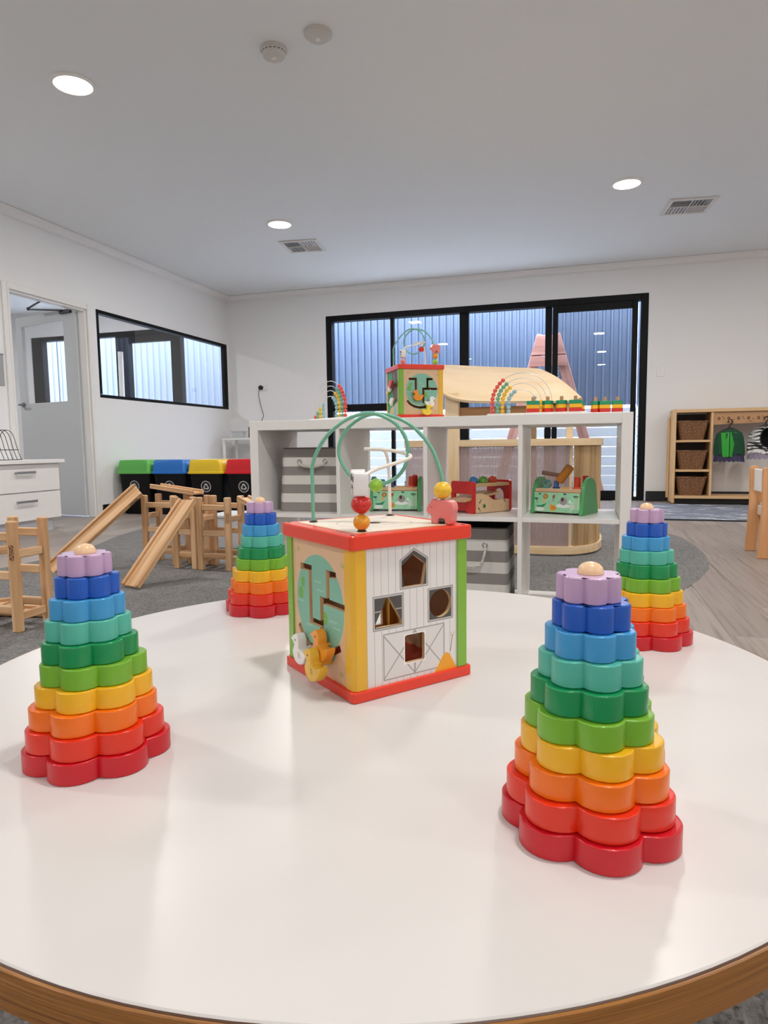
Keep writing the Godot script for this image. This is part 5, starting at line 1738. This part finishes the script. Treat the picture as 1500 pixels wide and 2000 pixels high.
func build_stands() -> void:
	stand("wooden play stand nearest the camera at the left edge, beside the front left tower", Vector3(-2.095, 0, -1.86), 0.14, 0.14, 0.405, 0.0, 2.0)
	stand("wooden play stand standing farthest right in the group before the bins", Vector3(-1.975, 0, -3.095), 0.17, 0.14, 0.395, 0.0, 2.0)
	stand("wooden play stand in the middle of the group before the bins, under the steep ramp", Vector3(-2.135, 0, -3.11), 0.112, 0.14, 0.395)
	stand("wooden play stand farthest left in the group before the bins, holding the long ramp", Vector3(-2.39, 0, -3.19), 0.19, 0.13, 0.395)
	ramp("steep wooden ramp leaning from the carpet up to the middle play stand", Vector3(-2.04, 0.004, -2.6), Vector3(-1.94, 0.385, -2.95), 0.118)
	ramp("long wooden ramp leaning down to the left from the leftmost grouped play stand", Vector3(-2.76, 0.004, -2.87), Vector3(-2.375, 0.425, -3.13), 0.1, 0.75)
	ramp("wooden ramp lying nearly level across the tops of the grouped play stands", Vector3(-2.06, 0.397, -3.22), Vector3(-2.42, 0.425, -3.34), 0.085)
	ramp("short wooden ramp sloping down to the right behind the rear left tower", Vector3(-1.4, 0.22, -3.12), Vector3(-1.77, 0.375, -3.19), 0.1)
	ramp("wooden ramp lying on the carpet behind the nearest play stand", Vector3(-2.5, 0.003, -2.02), Vector3(-1.86, 0.003, -2.12), 0.09)
	ramp("second wooden ramp lying under the nearest play stand, farther to the left", Vector3(-2.55, 0.003, -1.9), Vector3(-2.16, 0.05, -2.0), 0.09)
	var bx := thing("storage_box", "low pale box standing on the carpet behind the grouped play stands", "box", Vector3(-2.22, 0, -3.95))
	piece(bx, "body", boxmesh(Vector3(0.3, 0.2, 0.3), 0.006, Vector3(0, 0.1, 0)), mat(hue("c9ccd0"), 0.5))
	piece(bx, "lid", boxmesh(Vector3(0.31, 0.02, 0.31), 0.005, Vector3(0, 0.21, 0)), mat(hue("d5d7da"), 0.5))


# ---------------------------------------------------------------- dress-up unit, its baskets and costumes, and the rug before it
func build_dress_up() -> void:
	var at := Vector3(0.885, 0, -7.62)
	var o := thing("dress_up_unit", "low wooden dress-up unit with three basket shelves and a hanging rail", "unit", at)
	var acr := wood("e0b988", "c1925c", 0, 0.5)
	var up := wood("e0b988", "c1925c", 1, 0.5)
	var d := 0.36
	var wide := 1.25
	piece(o, "side_panel", boxmesh(Vector3(0.028, 0.99, d), 0.004, Vector3(0.014, 0.505, -d / 2)), up)
	piece(o, "side_panel", boxmesh(Vector3(0.028, 0.99, d), 0.004, Vector3(wide - 0.014, 0.505, -d / 2)), up)
	piece(o, "top_board", boxmesh(Vector3(wide - 0.058, 0.035, d), 0.004, Vector3(wide / 2, 0.98, -d / 2)), acr)
	piece(o, "divider", boxmesh(Vector3(0.024, 0.87, d - 0.01), 0.003, Vector3(0.372, 0.525, -d / 2)), up)
	piece(o, "base_board", boxmesh(Vector3(wide - 0.058, 0.03, d), 0.003, Vector3(wide / 2, 0.075, -d / 2)), acr)
	for y in [0.355, 0.665]: piece(o, "shelf", boxmesh(Vector3(0.33, 0.024, d - 0.02), 0.003, Vector3(0.194, y, -d / 2)), acr)
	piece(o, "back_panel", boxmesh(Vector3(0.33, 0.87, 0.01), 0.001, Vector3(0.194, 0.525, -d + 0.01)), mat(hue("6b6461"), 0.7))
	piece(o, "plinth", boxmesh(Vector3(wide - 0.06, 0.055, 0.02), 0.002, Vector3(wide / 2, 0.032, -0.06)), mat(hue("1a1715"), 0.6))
	var p := Print.new(800, 120, hue("c1946a"))
	for k in 9:
		p.oval(Vector2(0.06 + k * 0.11, 0.5), Vector2(0.017, 0.13), hue("7a4a2c"))
		p.oval(Vector2(0.06 + k * 0.11, 0.5), Vector2(0.008, 0.06), hue("a56a3f"))
		p.line(Vector2(0.1 + k * 0.11, 0.35 + 0.2 * (k % 2)), Vector2(0.125 + k * 0.11, 0.6), 6, hue("6f5a44"))
	var rl := M.new()
	var fc := M.new()
	rl.prism(PackedVector2Array([Vector2(0.386, 0.83), Vector2(wide - 0.03, 0.86), Vector2(wide - 0.03, 0.96), Vector2(0.386, 0.96)]), -0.045, -0.025, 0.001, [], fc)
	rl.next()
	rl.v = fc.v; rl.u = fc.u; rl.c = fc.c
	piece(o, "rail_board", rl.mesh(), [acr, printed(p.texture(0.6), 0.5)], Transform3D.IDENTITY, "board with small printed flowers above the costumes")
	for k in 4: piece(o, "hook", boxmesh(Vector3(0.014, 0.014, 0.05), 0.004, Vector3(0.53 + k * 0.2, 0.87, -0.004)), wood("e0b988", "c1925c", 2))
	var foot := M.new()
	foot.prism(PackedVector2Array([Vector2(-0.012, 0.05), Vector2(0.012, 0.05), Vector2(0.012, 0.9), Vector2(0, 0.93), Vector2(-0.012, 0.9)]), 0.0, 0.05, 0.003)
	piece(o, "end_rail", foot.mesh(), up, Transform3D(Basis(), Vector3(-0.014, 0, -0.32)))

	var seag := StandardMaterial3D.new()
	seag.albedo_texture = noise(FastNoiseLite.TYPE_CELLULAR, 0.06, 2, 31, [[0.0, 0.5, 1.0], [hue("3a2414"), hue("8a6142"), hue("c69e74")]], 0.0, 256)
	seag.roughness = 0.85
	seag.uv1_triplanar = true
	seag.uv1_scale = Vector3(5, 7, 5)
	seag.heightmap_enabled = false
	seag.normal_enabled = true
	seag.normal_texture = noise(FastNoiseLite.TYPE_CELLULAR, 0.06, 2, 31, [], 8.0, 256)
	var where := ["top", "middle", "bottom"]
	for k in 3:
		var y: float = [0.678, 0.368, 0.091][k]
		var b := thing("wicker_basket", "brown woven basket on the %s shelf of the dress-up unit" % where[k], "basket", at + Vector3(0.194, y, -0.165))
		var m := M.new()
		m.loft([ring_of(0.225, 0.2, 0.03, 0.0), ring_of(0.25, 0.225, 0.03, 0.06), ring_of(0.285, 0.26, 0.03, 0.15), ring_of(0.3, 0.275, 0.03, 0.19), ring_of(0.285, 0.26, 0.03, 0.192), ring_of(0.215, 0.19, 0.03, 0.02)])
		piece(b, "body", m.mesh(40), seag)
		var r := M.new()
		for s in 2:
			var line := ring_of(0.296, 0.271, 0.03, 0.192)
			var tw := PackedVector3Array()
			for i in line.size():
				var a: Vector3 = line[i]
				var c: Vector3 = line[(i + 1) % line.size()]
				for j in 4: tw.append(a.lerp(c, j / 4.0) + Vector3(0, 0.004 * sin((i * 4 + j) * 0.8 + PI * s), 0.0))
			r.tube(tw, 0.0065, 7, true)
		piece(b, "braided_rim", r.mesh(), seag)

	# costumes on hangers
	costume("green costume with bright green front panels hanging in the dress-up unit", at + Vector3(0.535, 0.835, 0.005), "17492f", "29a32c", false)
	costume("black and white zebra striped costume hanging in the dress-up unit", at + Vector3(0.865, 0.86, 0.005), "26262a", "0f0f11", true)

	# rug
	var g := RandomNumberGenerator.new()
	g.seed = 9
	var pr := Print.new(1024, 512, hue("7b7f8b"))
	for k in 420:
		var c := Vector2(g.randf(), g.randf())
		pr.line(c, c + Vector2(g.randf_range(0.015, 0.04), g.randf_range(-0.014, 0.014)), g.randf_range(5, 10), hue("8a8f9b").lerp(hue("e3e5ea"), g.randf()))
	var ru := thing("rug", "blue grey rug with scattered white dashes in front of the dress-up unit", "rug", Vector3(0.6, 0.0015, -6.04), deg_to_rad(-1.5))
	var rb := M.new()
	var rt := M.new()
	rb.x = flat()
	rb.prism(rect(0.0, 0.0, 3.0, 1.52), 0.0, 0.007, 0.001, [], rt)
	rb.next()
	rb.v = rt.v; rb.u = rt.u; rb.c = rt.c
	var rm := printed(pr.texture(1.0), 0.95)
	rm.normal_enabled = true
	rm.normal_texture = weave()
	piece(ru, "pile", rb.mesh(), [mat(hue("2e2f36"), 0.9), rm])
	piece(ru, "border", boxmesh(Vector3(3.0, 0.009, 0.02), 0.002, Vector3(1.5, 0.0045, 0.01)), mat(hue("26272d"), 0.9))


func zebra_print() -> ImageTexture:
	var p := Print.new(512, 512, hue("e9e7e4"))
	for k in 15:
		var a := []
		for i in 9:
			var t := i / 8.0
			a.append(Vector2(t * 0.5, 0.02 + k * 0.068 + 0.09 * sin(t * 3.0 + k * 0.7) - t * 0.1))
		p.path(a, 17 + 6 * (k % 3), hue("141416"))
		var b := []
		for q in a: b.append(Vector2(1.0 - q.x, q.y + 0.02))
		p.path(b, 17 + 5 * ((k + 1) % 3), hue("141416"))
	return p.texture(0.75)

func costume(label: String, at: Vector3, outer: String, inner: String, zebra: bool) -> void:
	var h := thing("coat_hanger", "black hanger holding the %s costume" % ("zebra" if zebra else "green"), "hanger", at)
	var hm := M.new()
	hm.tube(smooth_path([Vector3(-0.018, 0.012, 0), Vector3(-0.014, 0.034, 0), Vector3(0.006, 0.044, 0), Vector3(0.024, 0.03, 0), Vector3(0.018, 0.008, 0), Vector3(0.0, -0.012, 0), Vector3(0.0, -0.04, 0)], 6), 0.006, 8)
	for s in [-1, 1]: hm.tube(PackedVector3Array([Vector3(0, -0.04, 0), Vector3(0.06 * s, -0.062, 0), Vector3(0.115 * s, -0.1, 0)]), 0.008, 8)
	piece(h, "frame", hm.mesh(), mat(hue("141416"), 0.4))
	var o := thing("costume", label, "costume", at)
	var hw := 0.15 if zebra else 0.135
	var outline := [[-0.055, 0.3], [-0.075, 0.62], [-0.1, 0.9], [-0.15, 1.0], [-0.22, 1.03], [-0.29, 1.04], [-0.335 if zebra else -0.345, 1.02]]
	var shell := func(shrink: float) -> M:   # the garment, hollow for the zebra's open hood
		var g0 := M.new()
		var rings := []
		for i in outline.size() - 1:
			for t in (6 if zebra else 2):
				var f := t / (6.0 if zebra else 2.0)
				var y: float = lerpf(outline[i][0], outline[i + 1][0], f)
				var r: float = lerpf(outline[i][1], outline[i + 1][1], f) - shrink
				var ring := PackedVector3Array()
				for k in 96:
					var g := TAU * k / 96
					var fold := 1.0 + 0.06 * sin(g * 9.0 + y * 9.0) * clampf((-y - 0.06) * 5, 0, 1)
					ring.append(Vector3(cos(g) * hw * r * fold, y + (0.01 * sin(g * 5) if y < -0.3 else 0.0), -sin(g) * (0.045 + 0.02 * r - shrink * 0.05) * fold))
				rings.append(ring)
		rings.reverse()
		g0.loft(rings)
		if zebra:   # cut the oval opening out of the front
			var v2 := PackedVector3Array()
			var u2 := PackedVector2Array()
			var c2 := PackedColorArray()
			for t in range(0, g0.v.size(), 3):
				var mid: Vector3 = (g0.v[t] + g0.v[t + 1] + g0.v[t + 2]) / 3
				if mid.z > 0 and ((mid.x - 0.005) / 0.062) ** 2 + ((mid.y + 0.17) / 0.095) ** 2 < 1.0: continue
				for q in 3:
					v2.append(g0.v[t + q]); u2.append(g0.u[t + q]); c2.append(g0.c[t + q])
			g0.v = v2; g0.u = u2; g0.c = c2
		return g0
	var m: M = shell.call(0.0)
	var cloth := mat(hue(outer), 0.85, {"rim_enabled": true, "rim": 0.3})
	if zebra:
		var zm := printed(zebra_print(), 0.85)
		zm.uv1_triplanar = true
		zm.uv1_scale = Vector3(3.1, 3.1, 3.1)
		cloth = zm
	piece(o, "body", m.mesh(60), cloth)
	if zebra:
		var lining: M = shell.call(0.05)
		piece(o, "lining", lining.mesh(60), mat(hue("29292c"), 0.9), Transform3D.IDENTITY, "dark fleece lining")
		var rim := M.new()
		var loop := PackedVector3Array()
		for k in 40:
			var g := TAU * k / 40
			var x := 0.005 + cos(g) * 0.064
			loop.append(Vector3(x, -0.17 + sin(g) * 0.097, 0.0635 * sqrt(1.0 - (x / 0.155) ** 2) + 0.0015))
		rim.tube(loop, 0.006, 8, true)
		piece(o, "hood_hem", rim.mesh(60), mat(hue("29292c"), 0.9), Transform3D.IDENTITY, "dark hem round the oval opening")
	else:
		for s in [-1.0, 1.0]:
			var pn := M.new()
			var rows := []
			for i in 8:
				var r := PackedVector3Array()
				var v := i / 7.0
				for j in 5:
					var u := j / 4.0
					r.append(Vector3(-0.01 + s * (0.004 + u * (0.075 - 0.032 * (1 - v) * (0.6 if s < 0 else 1.3))), -0.335 + v * 0.25 - 0.005 * u, 0.073 - 0.02 * u * u + 0.004 * sin(u * 6 + v * 3) - 0.012 * v * v))
				if s < 0: r.reverse()
				rows.append(r)
			pn.slab(rows, Vector3(0, 0, 0.003))
			piece(o, "front_panel", pn.mesh(60), mat(hue(inner), 0.5, {"rim_enabled": true, "rim": 0.3}), Transform3D.IDENTITY, "bright green satin front panel")
	var fr := M.new()   # gathered net at the hem
	var hem := [PackedVector3Array(), PackedVector3Array()]
	for k in 90:
		var g := PI + PI * k / 89.0
		var w := 1.0 + 0.05 * sin(k * 1.1)
		hem[1].append(Vector3(cos(g) * hw * 0.98 * w, -0.315, -sin(g) * 0.058 * w))
		hem[0].append(Vector3(cos(g) * hw * 1.05 * w, -0.385 + 0.006 * sin(k * 0.7), -sin(g) * 0.07 * w))
	fr.slab(hem, Vector3(0, 0, 0.001))
	piece(o, "net_hem", fr.mesh(60), mat(Color(0.62, 0.57, 0.66, 0.6) if zebra else Color(0.22, 0.2, 0.33, 0.8), 0.8, {"transparency": BaseMaterial3D.TRANSPARENCY_ALPHA}))


func build_chair() -> void:
	var o := thing("toddler_chair", "small wooden chair with white seat back at the right edge", "chair", Vector3(0.935, 0, -4.12))
	var up := wood("e0a877", "c08753", 1, 0.45)
	var white := mat(hue("f0ebe3"), 0.4)
	# side panels with two legs each; the back is towards the shelving
	for z in [0.0, -0.3]:
		var m := M.new()
		var p := PackedVector2Array([Vector2(-0.005, 0), Vector2(0.055, 0), Vector2(0.075, 0.24), Vector2(0.25, 0.24), Vector2(0.265, 0.0), Vector2(0.325, 0.0), Vector2(0.31, 0.3), Vector2(0.09, 0.31)])
		p.append_array(smooth2([Vector2(0.075, 0.35), Vector2(0.062, 0.45), Vector2(0.055, 0.5), Vector2(0.035, 0.512), Vector2(0.012, 0.505), Vector2(0.005, 0.48), Vector2(0.01, 0.3)], 4, false))
		m.prism(p, -0.011, 0.011, 0.003)
		piece(o, "side_panel", m.mesh(), up, Transform3D(Basis(), Vector3(0, 0, z)))
	piece(o, "back_rest", boxmesh(Vector3(0.016, 0.13, 0.276), 0.004, Vector3(0.034, 0.43, -0.15)), white, Transform3D.IDENTITY, "white back rest")
	piece(o, "seat", boxmesh(Vector3(0.25, 0.016, 0.276), 0.004, Vector3(0.185, 0.285, -0.15)), white, Transform3D.IDENTITY, "white seat")
	piece(o, "rail", boxmesh(Vector3(0.016, 0.06, 0.276), 0.004, Vector3(0.06, 0.25, -0.15)), white)
	piece(o, "rail", boxmesh(Vector3(0.016, 0.05, 0.276), 0.004, Vector3(0.28, 0.265, -0.15)), up)
	for z in [0.012, -0.312]:
		for y in [0.28, 0.42]:
			var m := M.new()
			m.x = turn(Vector3.RIGHT, 90 if z > 0 else -90)
			m.lathe([Vector2(0.008, -0.001), Vector2(0.007, 0.003), Vector2(1e-5, 0.004)], 14, false)
			piece(o, "bolt_cap", m.mesh(), white, Transform3D(Basis(), Vector3(0.045, y, z)))
